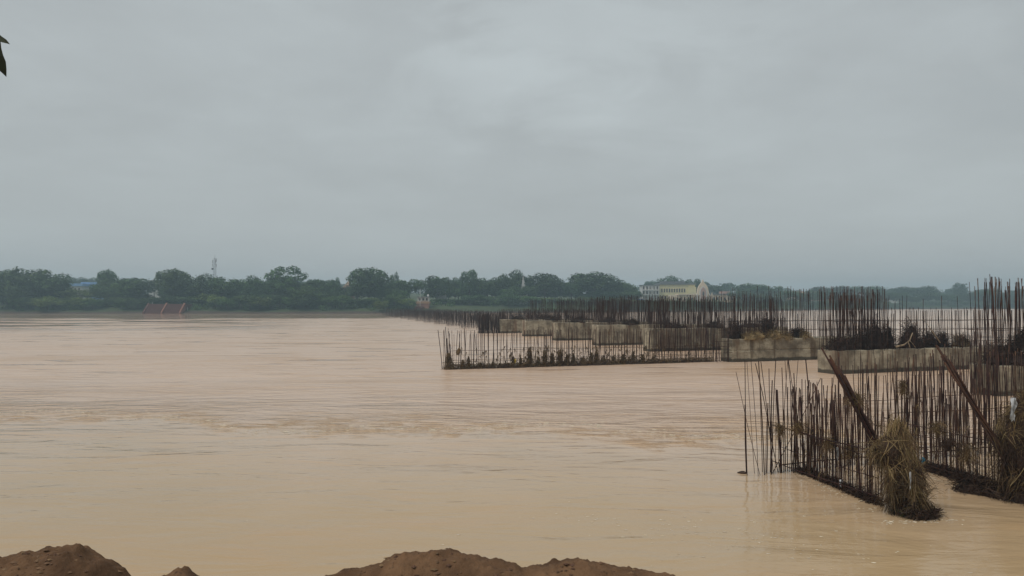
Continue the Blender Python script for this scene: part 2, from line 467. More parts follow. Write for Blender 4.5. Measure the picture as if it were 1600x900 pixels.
def lump(name, profile, mat, parent, loc, n=18, rough=0.18, seed=0, squash=0.8):
    """lumpy core: profile = [(z, x_offset, y_offset, radius)]"""
    vs, fs = [], []
    # refine the profile
    pr = []
    for (a, b_) in zip(profile, profile[1:]):
        for k in range(4):
            t = k / 4
            pr.append([a[i] + (b_[i] - a[i]) * t for i in range(4)])
    pr.append(list(profile[-1]))
    for i, (z, ox, oy, r) in enumerate(pr):
        for k in range(n):
            a = 2 * math.pi * k / n
            q = r * (1 + rough * 2.2 * mnoise.fractal(Vector((math.cos(a) * 1.7 + seed, math.sin(a) * 1.7, z * 2.5 + seed)), 1, 2, 4))
            vs.append((ox + math.cos(a) * q, oy + math.sin(a) * q * squash, z + 0.05 * r * mnoise.noise(Vector((a * 2, z * 4, seed)))))
    m_ = len(pr)
    for i in range(m_ - 1):
        for k in range(n):
            fs.append((i * n + k, i * n + (k + 1) % n, (i + 1) * n + (k + 1) % n, (i + 1) * n + k))
    fs.append(tuple((m_ - 1) * n + k for k in range(n))); fs.append(tuple(range(n - 1, -1, -1)))
    return obj(name, mesh(name, vs, fs, True), mat, parent, loc=loc)

# ------------------------------------------------------------------ reinforcement bars
def rust_material():
    mt = material('rusty_steel', (0.092, 0.038, 0.025), (0.024, 0.013, 0.012), 5.0, 0.85, 0.3, 60, objrand=0.6, c3=(0.044, 0.021, 0.017), spec=0.25, dist=0.004)
    return mt
M['rust'] = rust_material()
M['rust_red'] = material('red_rust', (0.085, 0.034, 0.021), (0.035, 0.017, 0.013), 4.0, 0.88, 0.3, 60, objrand=0.35, spec=0.2, dist=0.004)
M['rust_far'] = material('weathered_steel', (0.062, 0.031, 0.025), (0.028, 0.016, 0.014), 2.0, 0.9, island=0.45, spec=0.2)
BAR = []
for k in range(10):
    g = random.Random(100 + k)
    pts = []
    bx_, by_ = g.gauss(0, 0.014), g.gauss(0, 0.014)
    for i in range(5):
        t = i / 4
        pts.append((bx_ * t * t + 0.003 * math.sin(6 * t + k), by_ * t * t + 0.003 * math.cos(5 * t + k * 2), t))
    mb = MB().tube(pts, 1.0, 1.0, 6)
    # radius is stored in metres: rebuild with thin rings (unit height, 1:1 radius scaling at placement)
    vs = []
    for i, p in enumerate(pts):
        for a in range(6):
            vs.append((p[0], p[1], p[2], a))
    BAR.append(pts)
BAR_MESH = {}
def bar_mesh(kind, h, r):
    """shared bar meshes: bent variant x height step x radius"""
    hh = round(h * 5) / 5; rr = round(r, 3)
    key = (kind, hh, rr)
    if key not in BAR_MESH:
        pts = [(p[0] * hh, p[1] * hh, p[2] * hh) for p in BAR[kind]]
        mb = MB().tube(pts, rr, rr * 0.96, 6)
        BAR_MESH[key] = mesh('rebar', mb.v, mb.f, True)
        BAR_MESH[key].materials.append(M['rust'])
    return BAR_MESH[key]
def bar(parent, x, y, z, h, r=0.016, lean=0.03, rx=None, ry=None, name='rebar'):
    r = r * rnd.choice((0.7, 0.85, 1.0, 1.0, 1.2))
    o = bpy.data.objects.new(name, bar_mesh(rnd.randrange(10), h, r))
    COL.objects.link(o)
    o.location = (x, y, z)
    o.rotation_euler = (rnd.gauss(0, lean) if rx is None else rx, rnd.gauss(0, lean) if ry is None else ry, rnd.uniform(0, 6.28))
    # tilt in the parent's frame: rotate about z first
    e_ = Matrix.Rotation(o.rotation_euler[1], 4, 'Y') @ Matrix.Rotation(o.rotation_euler[0], 4, 'X') @ Matrix.Rotation(o.rotation_euler[2], 4, 'Z')
    o.rotation_euler = e_.to_euler()
    o.parent = parent
    return o
def rail(parent, a, b_, r=0.014, name='tie_bar', sag=0.04):
    a, b_ = Vector(a), Vector(b_)
    pts = []
    n = max(4, int((b_ - a).length / 1.2))
    for i in range(n + 1):
        p = a.lerp(b_, i / n)
        p.z += rnd.gauss(0, sag * 0.35); p.y += rnd.gauss(0, sag * 0.3)
        pts.append(p)
    return MB().tube(pts, r, r, 5).obj(name, M['rust'], parent, True)

UA = math.atan2(0.322, 0.947)          # all piers run this way

# ------------------------------------------------------------------ concrete piers
def concrete_material():
    mt = bpy.data.materials.new('weathered_concrete')
    mt.use_nodes = True
    t = mt.node_tree
    b = t.nodes['Principled BSDF']
    b.inputs['Roughness'].default_value = 0.9
    b.inputs['Specular IOR Level'].default_value = 0.2
    g = N(t, 'ShaderNodeNewGeometry')
    def nz(scale, st, det=5.0, rough=0.6):
        mp = N(t, 'ShaderNodeMapping'); mp.inputs['Scale'].default_value = st
        link(t, g.outputs['Position'], mp.inputs[0])
        n = N(t, 'ShaderNodeTexNoise', i_Scale=scale, i_Detail=det, i_Roughness=rough)
        link(t, mp.outputs[0], n.inputs['Vector']); return n.outputs[0]
    r = N(t, 'ShaderNodeValToRGB')
    r.color_ramp.elements[0].position = 0.36; r.color_ramp.elements[0].color = (0.17, 0.14, 0.098, 1)
    r.color_ramp.elements[1].position = 0.62; r.color_ramp.elements[1].color = (0.46, 0.405, 0.30, 1)
    link(t, nz(0.7, (1, 1, 1.6), 6, 0.65), r.inputs[0])
    def layer(col, fac, c):
        m_ = N(t, 'ShaderNodeMix', data_type='RGBA'); link(t, fac, m_.inputs[0]); link(t, col, m_.inputs[6]); m_.inputs[7].default_value = (*c, 1); return m_.outputs[2]
    def ms_(v, a, b_):
        n = N(t, 'ShaderNodeMapRange', interpolation_type='SMOOTHSTEP'); n.inputs['From Min'].default_value = a; n.inputs['From Max'].default_value = b_
        link(t, v, n.inputs[0]); return n.outputs[0]
    def mul(a, b_):
        n = N(t, 'ShaderNodeMath', operation='MULTIPLY'); link(t, a, n.inputs[0])
        if isinstance(b_, float): n.inputs[1].default_value = b_
        else: link(t, b_, n.inputs[1])
        return n.outputs[0]
    # rust and dirt runs down the face
    c = layer(r.outputs[0], mul(ms_(nz(1.6, (1.2, 1.2, 0.12), 4, 0.6), 0.50, 0.66), 0.8), (0.10, 0.066, 0.04))
    c = layer(c, mul(ms_(nz(0.9, (1.0, 1.0, 0.10), 4, 0.7), 0.53, 0.68), 0.75), (0.15, 0.075, 0.04))
    c = layer(c, mul(ms_(nz(1.0, (1, 1, 1), 6, 0.7), 0.53, 0.66), 0.65), (0.10, 0.085, 0.06))
    c = layer(c, mul(ms_(nz(0.35, (1, 1, 0.8), 6, 0.7), 0.46, 0.62), 0.55), (0.13, 0.10, 0.07))
    # slime line just above the river, uneven along the wall
    sp = N(t, 'ShaderNodeSeparateXYZ'); link(t, g.outputs['Position'], sp.inputs[0])
    zz = N(t, 'ShaderNodeMath', operation='MULTIPLY_ADD', i_1=0.35); link(t, nz(1.2, (1, 1, 0.3), 4), zz.inputs[0]); link(t, sp.outputs[2], zz.inputs[2])
    inv = N(t, 'ShaderNodeMath', operation='SUBTRACT', i_0=1.0); link(t, ms_(zz.outputs[0], 0.38, 0.50), inv.inputs[1])
    c = layer(c, mul(inv.outputs[0], 0.85), (0.045, 0.038, 0.028))
    link(t, c, b.inputs['Base Color'])
    bp = N(t, 'ShaderNodeBump', i_Strength=0.6, i_Distance=0.03); link(t, nz(7, (1, 1, 1), 6, 0.7), bp.inputs['Height']); link(t, bp.outputs[0], b.inputs['Normal'])
    return mt
M['concrete'] = concrete_material()

def pier(loc, length, top, thick=1.6, panel=3.6, lifts=1, label='', name='concrete_pier', seed=0):
    root = tag(empty(name, loc, UA), label, 'pier', 'unfinished bridge piers standing in the river')
    g = random.Random(seed)
    MB().box(0.06, length - 0.06, -thick / 2 + 0.05, thick / 2 - 0.05, -1.2, top - 0.05).obj('core', M['concrete'], root)
    npan = max(1, round(length / panel)); pw = length / npan
    lh = top / lifts
    for j in range(lifts):
        for i in range(npan):
            hh = lh + (1.2 if j == 0 else 0)
            z0 = j * lh - (1.2 if j == 0 else 0)
            me = bevel_box('pour_panel', pw - 0.03, thick - g.uniform(0, 0.05), hh - 0.025, 0.035)
            obj('pour_panel', me, M['concrete'], root, loc=(pw * (i + 0.5), g.uniform(-0.012, 0.012), z0 + hh / 2 + g.uniform(-0.01, 0.015)))
    return root

def top_bars(root, x0, x1, z, hfun, step=0.2, ys=(-0.62, 0.62), r=0.016, stuff=False, lean=0.012, skip=0.06, seed=3):
    g = random.Random(seed)
    mb = MB()
    for y in ys:
        x = x0 + g.uniform(0, step)
        while x < x1:
            if g.random() > skip:
                h = hfun(x, g)
                if h > 0.15:
                    if stuff:
                        lx, ly = g.gauss(0, lean) * h, g.gauss(0, lean) * h
                        mb.tube([(x, y, z - 0.1), (x + lx * 0.5 + g.gauss(0, .01), y + ly * 0.5, z + h * 0.5), (x + lx, y + ly, z + h)], r, r, 4)
                    else:
                        bar(root, x, y + g.gauss(0, 0.05), z - 0.1, h + 0.1, r, lean)
            x += step * g.uniform(0.55, 1.45)
    if stuff:
        tag(mb.obj('rebar', M['rust_far'], root), kind='stuff')

# pier nearest on the right, cut by the frame edge
p4 = pier((23.3, 36.6, 0), 11.5, 1.47, label='concrete pier cut by the right frame edge, under the tallest bars', seed=1)
top_bars(p4, 0.05, 7, 1.47, lambda x, g: 4.3 * g.uniform(0.86, 1.03), 0.17, (-0.62, 0.0, 0.62), 0.017, seed=11)
for k in range(26):   # starter bars at the pier's open end
    bar(p4, rnd.uniform(-1.0, 0.0), rnd.uniform(-0.7, 0.7), -0.5, rnd.uniform(2.2, 4.2), 0.017, 0.03)
bar(p4, 0.0, -0.7, 0.2, 5.6, 0.03, ry=-0.075, rx=0.02)
bar(p4, 0.1, -0.7, 0.2, 5.5, 0.022, ry=-0.07, rx=0.02)
for z in (2.0, 2.6, 3.2):
    for y in (-0.66, 0.66):
        rail(p4, (-0.3, y, z), (9, y, z + 0.05))
# second pier
p3 = pier((20.2, 47.7, 0), 16.0, 1.52, label='long concrete pier with tall dark bars, behind the leaning bar bundles', seed=2)
def h3(x, g):
    if x < 4.6: return 4.0 * g.uniform(0.8, 1.02)
    if x < 6.0: return g.choice([2.4, 3.4]) * g.uniform(0.9, 1.02)
    return 2.6 * g.uniform(0.93, 1.02) + (0.9 if g.random() < 0.05 else 0)
top_bars(p3, 0.05, 4.6, 1.52, h3, 0.105, (-0.66, 0.05, 0.66), 0.017, seed=12)
top_bars(p3, 4.6, 15.8, 1.52, h3, 0.19, (-0.66, 0.66), 0.017, seed=13)
for z in (2.15, 2.75, 3.35):
    for y in (-0.7, 0.7):
        rail(p3, (0.1, y, z), (15.8, y, z))
x = 0.3
while x < 15.5:   # loose bars hanging over the long pier's face
    bar(p3, x, -0.88, rnd.uniform(-0.2, 0.3), rnd.uniform(1.2, 2.2), 0.013, 0.05); x += rnd.uniform(0.2, 0.9)
# third pier with the grass on top
p2 = pier((16.6, 57.4, 0), 15.5, 1.78, lifts=2, label='two-lift concrete pier with dry grass lying on its top', seed=3)
def h2(x, g):
    return (3.9 if g.random() < 0.5 else 2.3) * g.uniform(0.86, 1.04)
top_bars(p2, 0.05, 9.0, 1.78, h2, 0.13, (-0.66, 0.66), 0.017, seed=14)
top_bars(p2, 9.0, 15.4, 1.78, h2, 0.18, (-0.66, 0.66), 0.017, seed=15)
for k in range(24):
    bar(p2, rnd.uniform(-1.3, 0.0), rnd.uniform(-0.7, 0.7), -0.5, rnd.uniform(2.0, 2.7), 0.017, 0.02)
for z in (2.4, 3.1):
    for y in (-0.7, 0.7):
        rail(p2, (-0.2, y, z), (15.3, y, z))
for z in (0.35, 0.75, 1.2, 1.6):
    rail(p2, (-1.5, -0.72, z), (0.3, -0.72, z), 0.02)
# piers going away
FAR = [((12.7, 69.8, 0), 2.15, 'rust-stained pier directly behind the two-lift pier'), ((8.9, 79.6, 0), 2.2, 'second pier behind the two-lift pier, its foot one step higher'),
       ((5.1, 90.0, 0), 2.2, 'third concrete pier behind the rebar fence, mid-distance'), ((1.6, 101.5, 0), 2.15, 'fourth concrete pier behind the rebar fence, short face showing'),
       ((-2.0, 112.5, 0), 2.1, 'last pier with bare concrete, left end of the concrete row')]
for i, (loc, top, lab) in enumerate(FAR):
    p = pier(loc, 15.5, top, label=lab, seed=20 + i)
    def hf(x, g, i=i):
        tall = (x > 5 and i >= 2) or (i < 2)
        return (3.1 if tall and g.random() < 0.75 else 1.6) * g.uniform(0.8, 1.05)
    top_bars(p, 0.05, 15.4, top, hf, 0.15, (-0.66, 0.0, 0.66), 0.018, True, seed=30 + i)
    if i == 0:   # bars standing in front of the face
        mb = MB()
        x = 0.2
        while x < 15.3:
            mb.tube([(x, -0.95, -0.5), (x + rnd.gauss(0, 0.03), -0.95, top + rnd.uniform(0.2, 1.2))], 0.024, 0.024, 4); x += rnd.uniform(0.10, 0.24)
        tag(mb.obj('face_rebar', M['rust_far'], p), kind='stuff')
    if i == 4:
        mb = MB()
        for k in range(150):
            x = rnd.uniform(-3.2, 0); y = rnd.uniform(-0.8, 0.8)
            mb.tube([(x, y, -0.5), (x + rnd.gauss(0, 0.04), y, 2.0 + rnd.uniform(-0.2, 1.2))], 0.024, 0.024, 4)
        tag(mb.obj('end_rebar', M['rust_far'], p), kind='stuff')
# rows of bare bars farther out
gx, gy = -5.9, 124
LABF = ['nearest', 'second', 'third', 'fourth', 'fifth', 'sixth', 'seventh', 'eighth', 'ninth', 'tenth', 'eleventh', 'last']
for i in range(12):
    mb = MB()
    n = int(105 - 3 * i)
    for y in (-0.7, 0.7):
        for k in range(n):
            x = 20 * (k + rnd.random()) / n
            h = rnd.uniform(2.3, 3.1) * (0.95 if i < 8 else 0.9)
            lx = rnd.gauss(0, 0.05)
            mb.tube([(x, y, -0.5), (x + lx, y + rnd.gauss(0, 0.04), h)], 0.024, 0.024, 4)
    for z in (0.3, 1.0):
        mb.tube([(0, -0.7, z), (20, -0.7, z)], 0.03, 0.03, 4)
    root = tag(empty('rebar_cage', (gx, gy, 0), UA), f'{LABF[i]} of the far bare rebar rows beyond the concrete piers, counted outward', 'rebar cage', 'far rows of bare bars')
    tag(mb.obj('rebar', M['rust_far'], root), kind='stuff')
    gx -= 3.55 + 0.08 * i; gy += 11.2 + 0.6 * i

# ------------------------------------------------------------------ middle rebar fence
fence = tag(empty('rebar_cage', (-4.85, 51.0, 0), UA), 'long straight fence of rusty bars standing in mid-river', 'rebar cage')
FL = 21.4
for y, st in ((-0.55, 0.19), (0.55, 0.27)):
    x = 0.3
    while x < FL:
        dens = 1.0 if x < 7 else 0.8
        h = rnd.uniform(2.35, 2.75) * (1 if x > 1 else 1.05)
        bar(fence, x, y + rnd.gauss(0, 0.06), -0.4, h + 0.4, 0.018, 0.03)
        x += st * dens * rnd.uniform(0.6, 1.4)
for k, (x, h, l) in enumerate([(0.0, 2.7, -0.09), (0.25, 2.8, -0.05), (0.33, 2.9, -0.03), (0.4, 2.2, -0.05), (0.6, 1.8, -0.03)]):
    bar(fence, x, -0.3, -0.3, h + 0.3, 0.028, ry=l, rx=0.02)
for z in (0.12, 0.62, 1.25):
    rail(fence, (0.2, -0.6, z), (FL, -0.6, z), 0.013)
rail(fence, (0.2, 0.6, 0.4), (FL, 0.6, 0.4), 0.013)

def fence_pt(x, y=-0.6):
    c, s = math.cos(UA), math.sin(UA)
    return (-4.85 + x * c - y * s, 51.0 + x * s + y * c)

# drift caught along its foot
def drift_line(name, pts, label, h=0.22, n=2200, seed=1, wid=0.35, mat='darkweed', ln=(0.15, 0.6)):
    root = tag(empty(name, (pts[0][0], pts[0][1], 0)), label, 'debris')
    P = np.array([(a - pts[0][0], b_ - pts[0][1]) for a, b_ in pts])
    seg = np.linalg.norm(np.diff(P, axis=0), axis=1); cum = np.concatenate([[0], np.cumsum(seg)])
    tot = cum[-1]
    def pos(s):
        return np.stack([np.interp(s, cum, P[:, 0]), np.interp(s, cum, P[:, 1])], -1)
    # lumpy low ridge
    ns = max(12, int(tot / 0.12)); m_ = 7
    vs, fs = [], []
    for i in range(ns + 1):
        s = tot * i / ns
        q = pos(s)
        d = pos(min(tot, s + 0.05)) - pos(max(0, s - 0.05)); d /= np.linalg.norm(d) + 1e-9
        nrm = np.array([-d[1], d[0]])
        hh = h * max(0.12, 0.75 + 1.0 * mnoise.fractal(Vector((s * 1.3, seed, 0)), 1, 2, 4)) * min(1, 6 * i / ns + 0.3, 6 * (ns - i) / ns + 0.3)
        for k in range(m_):
            a = math.pi * k / (m_ - 1)
            r = wid * (0.8 + 0.5 * mnoise.noise(Vector((s * 2.1, k, seed))))
            vs.append((q[0] + nrm[0] * math.cos(a) * r, q[1] + nrm[1] * math.cos(a) * r, -0.05 + math.sin(a) * hh * (1 + 0.4 * mnoise.noise(Vector((s * 6, k * 2, seed + 3))))))
    for i in range(ns):
        for k in range(m_ - 1):
            fs.append((i * m_ + k, i * m_ + k + 1, (i + 1) * m_ + k + 1, (i + 1) * m_ + k))
    obj('silt_mat', mesh('silt_mat', vs, fs, True), M['darkweed'], root)
    def smp(n, g):
        s = g.uniform(0, tot, n); q = pos(s)
        return np.column_stack([q + g.normal(0, wid * 0.5, (n, 2)), g.uniform(0.0, h * 1.0, n)])
    v, f = strands(n, smp, ln, (0.010, 0.03), lambda p, g: np.column_stack([g.normal(0, 1, (len(p), 2)), g.uniform(-0.1, 0.5, len(p))]), 0.7, 0.5, 3, seed)
    tag(obj('twigs', mesh('twigs', v, f), M[mat], root), kind='stuff')
    return root
drift_line('drift_debris', [fence_pt(x, -0.62 + 0.1 * math.sin(x)) for x in np.linspace(0.2, FL, 14)], 'low brown drift of weed along the foot of the mid-river rebar fence', 0.32, 6000, 4, 0.3, 'weed')

# clumps of weed wrapped round the fence bars
CL = [(0.35, 1.35, 0.34, 'thick brown weed clump round the left end bars of the mid-river fence'), (1.35, 0.75, 0.15, None), (1.75, 1.0, 0.12, None), (2.6, 0.6, 0.14, None), (3.5, 0.55, 0.14, None), (5.0, 0.9, 0.17, 'weed clump with a yellow scrap on the mid-river fence'),
      (5.55, 1.0, 0.13, None), (6.25, 1.75, 0.26, 'tallest reddish weed clump on the mid-river fence'), (6.9, 0.8, 0.22, None), (7.4, 1.25, 0.24, None), (7.95, 1.0, 0.24, None), (8.6, 1.3, 0.2, None), (9.1, 1.15, 0.26, None), (9.6, 1.0, 0.2, None), (10.3, 0.75, 0.25, None),
      (11.0, 1.0, 0.2, None), (11.45, 1.6, 0.17, None), (12.0, 1.0, 0.18, None), (12.8, 0.7, 0.2, None), (13.6, 0.9, 0.2, None), (14.4, 0.95, 0.16, None), (15.2, 0.75, 0.2, None), (16.1, 0.6, 0.15, None)]
for i, (x, h, wd, lab) in enumerate(CL):
    h *= rnd.uniform(0.7, 1.0)
    q = fence_pt(x, -0.62)
    root = tag(empty('weed_clump', (q[0], q[1], 0)), lab or ORD[i] + ' weed clump from the left end of the mid-river rebar fence', 'weed clump', 'weed clumps on the mid-river fence')
    lump('core', [(0.0, 0, 0, wd * rnd.uniform(0.4, 0.9)), (h * 0.25, rnd.gauss(0, .06), 0, wd * rnd.uniform(0.3, 0.7)), (h * 0.5, rnd.gauss(0, .07), 0, wd * rnd.uniform(0.12, 0.6)), (h * 0.75, rnd.gauss(0, .06), 0, wd * rnd.uniform(0.12, 0.5)), (h, rnd.gauss(0, .04), 0, wd * 0.12)], M['weed'], root, (0, 0, -0.05), 10, 0.4, i)
    def smp(n, g, h=h, wd=wd):
        z = g.uniform(0, 1, n) ** 1.3
        rr = wd * (1.0 - 0.7 * z) * g.uniform(0.3, 1.2, n); a = g.uniform(0, 6.28, n)
        return np.column_stack([np.cos(a) * rr, np.sin(a) * rr * 0.8, z * h])
    v, f = strands(int(260 + 900 * wd * h), smp, (0.15, 0.45), (0.014, 0.035), lambda p, g: np.column_stack([g.normal(0, 0.25, (len(p), 2)), g.normal(-0.8, 0.4, len(p))]), 0.5, 0.4, 2, 40 + i)
    tag(obj('strands', mesh('strands', v, f), M['weed'], root), kind='stuff')
q = fence_pt(1.0, -0.6)
root = tag(empty('weed_clump', (q[0], q[1], 1.15)), 'small weed knot high on the bars near the left end of the fence', 'weed clump')
lump('core', [(-0.18, 0, 0, 0.05), (0, 0.02, 0, 0.13), (0.2, 0.08, 0, 0.1), (0.34, 0.1, 0, 0.03)], M['weed'], root, (0, 0, 0), 10, 0.3, 77)

# scraps of plastic
def scrap(name, loc, w_, h_, mat, label, rz=0.0, seed=0, cat='plastic scrap'):
    g = random.Random(seed); nx, nz_ = 6, 8
    vs, fs = [], []
    for j in range(nz_ + 1):
        t = j / nz_
        for i in range(nx + 1):
            s = i / nx - 0.5
            ww = w_ * (0.15 + 0.8 * math.sin(math.pi * min(1, t * 0.85 + 0.05)) * (0.75 + 0.5 * mnoise.noise(Vector((t * 5, seed, 2)))))
            vs.append((s * ww + 0.2 * w_ * mnoise.noise(Vector((t * 2, seed, 0))), 0.3 * w_ * math.sin(s * 9 + t * 5) + 0.4 * w_ * mnoise.noise(Vector((s * 4, t * 4, seed))), -t * h_ * (1 + 0.18 * math.sin(s * 7 + seed))))
    for j in range(nz_):
        for i in range(nx):
            k = j * (nx + 1) + i
            fs.append((k, k + 1, k + nx + 2, k + nx + 1))
    o = obj(name, mesh(name, vs, fs, True), mat, None, loc, (0, 0, rz))
    return tag(o, label, cat)
M['white_plastic'] = material('white_plastic', (0.50, 0.52, 0.54), (0.26, 0.25, 0.24), 9, 0.45, spec=0.5)
M['blue_plastic'] = material('blue_plastic', (0.02, 0.17, 0.25), (0.015, 0.10, 0.16), 6, 0.5, spec=0.5)
M['yellow_plastic'] = material('yellow_plastic', (0.55, 0.42, 0.05), (0.35, 0.26, 0.05), 6, 0.5, spec=0.5)
q = fence_pt(5.05, -0.95)
scrap('plastic_scrap', (q[0], q[1], 0.62), 0.17, 0.26, M['yellow_plastic'], 'small yellow plastic scrap in the weed on the mid-river fence', 0.3, 3)

# ------------------------------------------------------------------ near rebar cage (right foreground)
cage = tag(empty('rebar_cage', (6.15, 19.5, 0), UA), 'near cage of thin rusty bars in the right foreground', 'rebar cage')
ux, uy = math.cos(UA), math.sin(UA)
# back row along the pier axis
x = 0.62
while x < 13.0:
    h = rnd.uniform(2.3, 3.15) if x > 3.6 else rnd.uniform(1.7, 2.6)
    if x < 1.3 and rnd.random() < 0.35: x += 0.1; continue
    bar(cage, x, rnd.gauss(0, 0.05), -0.35, h + 0.35, 0.013, 0.02)
    x += 0.088 * rnd.uniform(0.3, 1.7)
x = 4.0
while x < 13.0:
    bar(cage, x, 1.15 + rnd.gauss(0, 0.05), -0.35, rnd.uniform(2.4, 3.2) + 0.35, 0.013, 0.03)
    x += 0.16 * rnd.uniform(0.4, 1.6)
# loose fan of thin bars at the left nose
FAN = [(0.0, 3.0, -0.02), (0.13, 1.75, -0.01), (0.2, 2.95, -0.03), (0.32, 3.05, -0.06), (0.38, 2.75, -0.26), (0.47, 3.0, -0.04), (0.55, 1.6, 0.02), (0.63, 2.85, -0.03), (0.72, 1.5, 0.0), (0.75, 3.0, 0.06), (0.66, 3.1, 0.60), (0.86, 2.95, -0.13),
       (0.98, 2.9, 0.1), (1.05, 2.95, -0.22), (1.16, 2.7, -0.03), (1.25, 2.9, 0.16), (1.32, 3.0, -0.09), (1.4, 2.3, 0.02), (1.5, 2.4, -0.01), (1.62, 3.05, -0.06), (1.9, 3.0, -0.1), (2.2, 3.1, -0.08), (2.6, 2.9, 0.14)]
for i, (x, h, l) in enumerate(FAN):
    bar(cage, x, rnd.gauss(0, 0.12), -0.2, h + 0.2, 0.016 if i % 4 == 1 else 0.010, ry=l, rx=rnd.gauss(0, 0.03))
bar(cage, 1.02, -0.1, -0.2, 2.3, 0.026, ry=-0.03, rx=0.0)
# two cross rows coming towards the bank
def cross_row(x0, ln, dxx, n, h0, h1):
    for k in range(n):
        t = (k + rnd.random() * 0.7) / n
        bar(cage, x0 + dxx * t, -ln * t + rnd.gauss(0, 0.03), -0.35, rnd.uniform(h0, h1) + 0.35, 0.013, 0.02)
cross_row(1.5, 3.55, -0.6, 44, 1.7, 2.6)
cross_row(1.85, 3.5, -0.6, 30, 1.5, 2.6)
cross_row(5.0, 3.4, -0.5, 40, 1.8, 3.0)
cross_row(5.3, 3.3, -0.5, 26, 1.6, 2.8)
for z in (1.22, 0.22):
    rail(cage, (1.0, 0.3, z), (0.9, -3.6, z - 0.04), 0.012)
    rail(cage, (4.9, 0.3, z - 0.03), (4.55, -3.5, z - 0.05), 0.012)
rail(cage, (1.35, 0.4, 1.17), (0.95, -3.0, 1.05), 0.010)
rail(cage, (4.2, 0.3, 1.1), (4.4, -3.0, 1.0), 0.010)
rail(cage, (1.2, 0.08, 0.16), (12.8, 0.08, 0.2), 0.016)
rail(cage, (3.0, 0.08, 0.34), (12.8, 0.1, 0.3), 0.012)
rail(cage, (5.0, 0.08, 1.35), (12.8, 0.1, 1.3), 0.011)

for z in (0.6, 1.75):
    rail(cage, (3.5, 0.06, z), (12.8, 0.1, z + 0.05), 0.009)
rail(cage, (1.2, 0.2, 0.62), (0.95, -3.4, 0.6), 0.009)
rail(cage, (5.0, 0.2, 0.62), (4.6, -3.3, 0.55), 0.009)

def wp(px, D, z): return Vector((at(px, D), D, z))
def local(p):
    d = Vector((p[0] - 6.15, p[1] - 19.5, p[2]))
    return Vector((d.x * ux + d.y * uy, -d.x * uy + d.y * ux, d.z))
# bundles of long bars pushed over by the flood
def bundle(top, bot, n, spread, label):
    root = tag(empty('bar_bundle', tuple(bot)), label, 'rebar bundle')
    for k in range(n):
        a = Vector((rnd.gauss(0, spread), rnd.gauss(0, spread), rnd.uniform(-0.25, 0.1)))
        b_ = (top - bot) * rnd.uniform(0.80, 1.03) + Vector((rnd.gauss(0, spread * 1.1), rnd.gauss(0, spread), 0))
        mid = a.lerp(b_, 0.5) + Vector((rnd.gauss(0, 0.02), rnd.gauss(0, 0.02), -0.04))
        MB().tube([a, a.lerp(mid, .5), mid, mid.lerp(b_, .5), b_], 0.021, 0.02, 6).obj('rebar', M['rust_red'] if k % 3 else M['rust'], root, True)
    return root
bundle(Vector((7.22, 17.0, 3.42)), Vector((8.72, 16.35, 0.35)), 10, 0.062, 'rusty bar bundle leaning left out of the nearest straw heap')
bundle(Vector((10.1, 17.6, 3.5)), Vector((11.5, 16.9, 0.6)), 10, 0.07, 'rusty bar bundle leaning left out of the dark heap at right edge')

# drift on the cross rows
def cl(x, y):
    return (6.15 + x * ux - y * uy, 19.5 + x * uy + y * ux)
drift_line('drift_debris', [cl(1.55, -0.1), cl(1.5, -0.9), cl(1.35, -1.8), cl(1.15, -2.7), cl(1.0, -3.4)], 'dark silt ridge running from the near cage to the nearest straw heap', 0.12, 2200, 8, 0.12, 'darkweed', (0.08, 0.3))
drift_line('drift_debris', [cl(4.95, -0.6), cl(4.95, -1.4), cl(4.85, -2.2), cl(4.75, -3.2)], 'black weed ridge leading to the dark heap at right edge', 0.2, 2400, 9, 0.16, 'darkweed', (0.1, 0.35))

# nearest heap of straw wrapped round the end bars
heap = tag(empty('straw_heap', (8.35, 15.95, 0)), 'tall column of matted dry straw at the end of the near cage', 'debris heap')
HP = [(-0.1, 0.16, -0.1, 0.34), (0.15, 0.14, -0.05, 0.33), (0.55, 0.08, 0, 0.30), (1.0, -0.02, 0.05, 0.34), (1.35, -0.15, 0.1, 0.33), (1.62, -0.06, 0.15, 0.2), (1.82, 0.04, 0.18, 0.14), (1.95, 0.05, 0.2, 0.05)]
lump('core', [(z_, a_, b_, r_ * 0.78) for z_, a_, b_, r_ in HP], M['darkweed'], heap, (0, 0, 0), 26, 0.2, 5, 0.8)
def hp_at(z):
    zs_ = [p[0] for p in HP]
    return [np.interp(z, zs_, [p[i] for p in HP]) for i in (1, 2, 3)]
def heap_sampler(zlo, zhi, rk):
    def smp(n, g):
        z = g.uniform(zlo, zhi, n); a = g.uniform(0, 6.283, n)
        ox, oy, r = hp_at(z)
        r = r * g.uniform(0.86, 1.06, n) * rk
        return np.column_stack([ox + np.cos(a) * r, oy + np.sin(a) * r * 0.82, z])
    return smp
hang = lambda sx, dz, sd_: (lambda p, g: np.column_stack([g.normal(0, sx, (len(p), 2)), g.normal(dz, sd_, len(p))]))
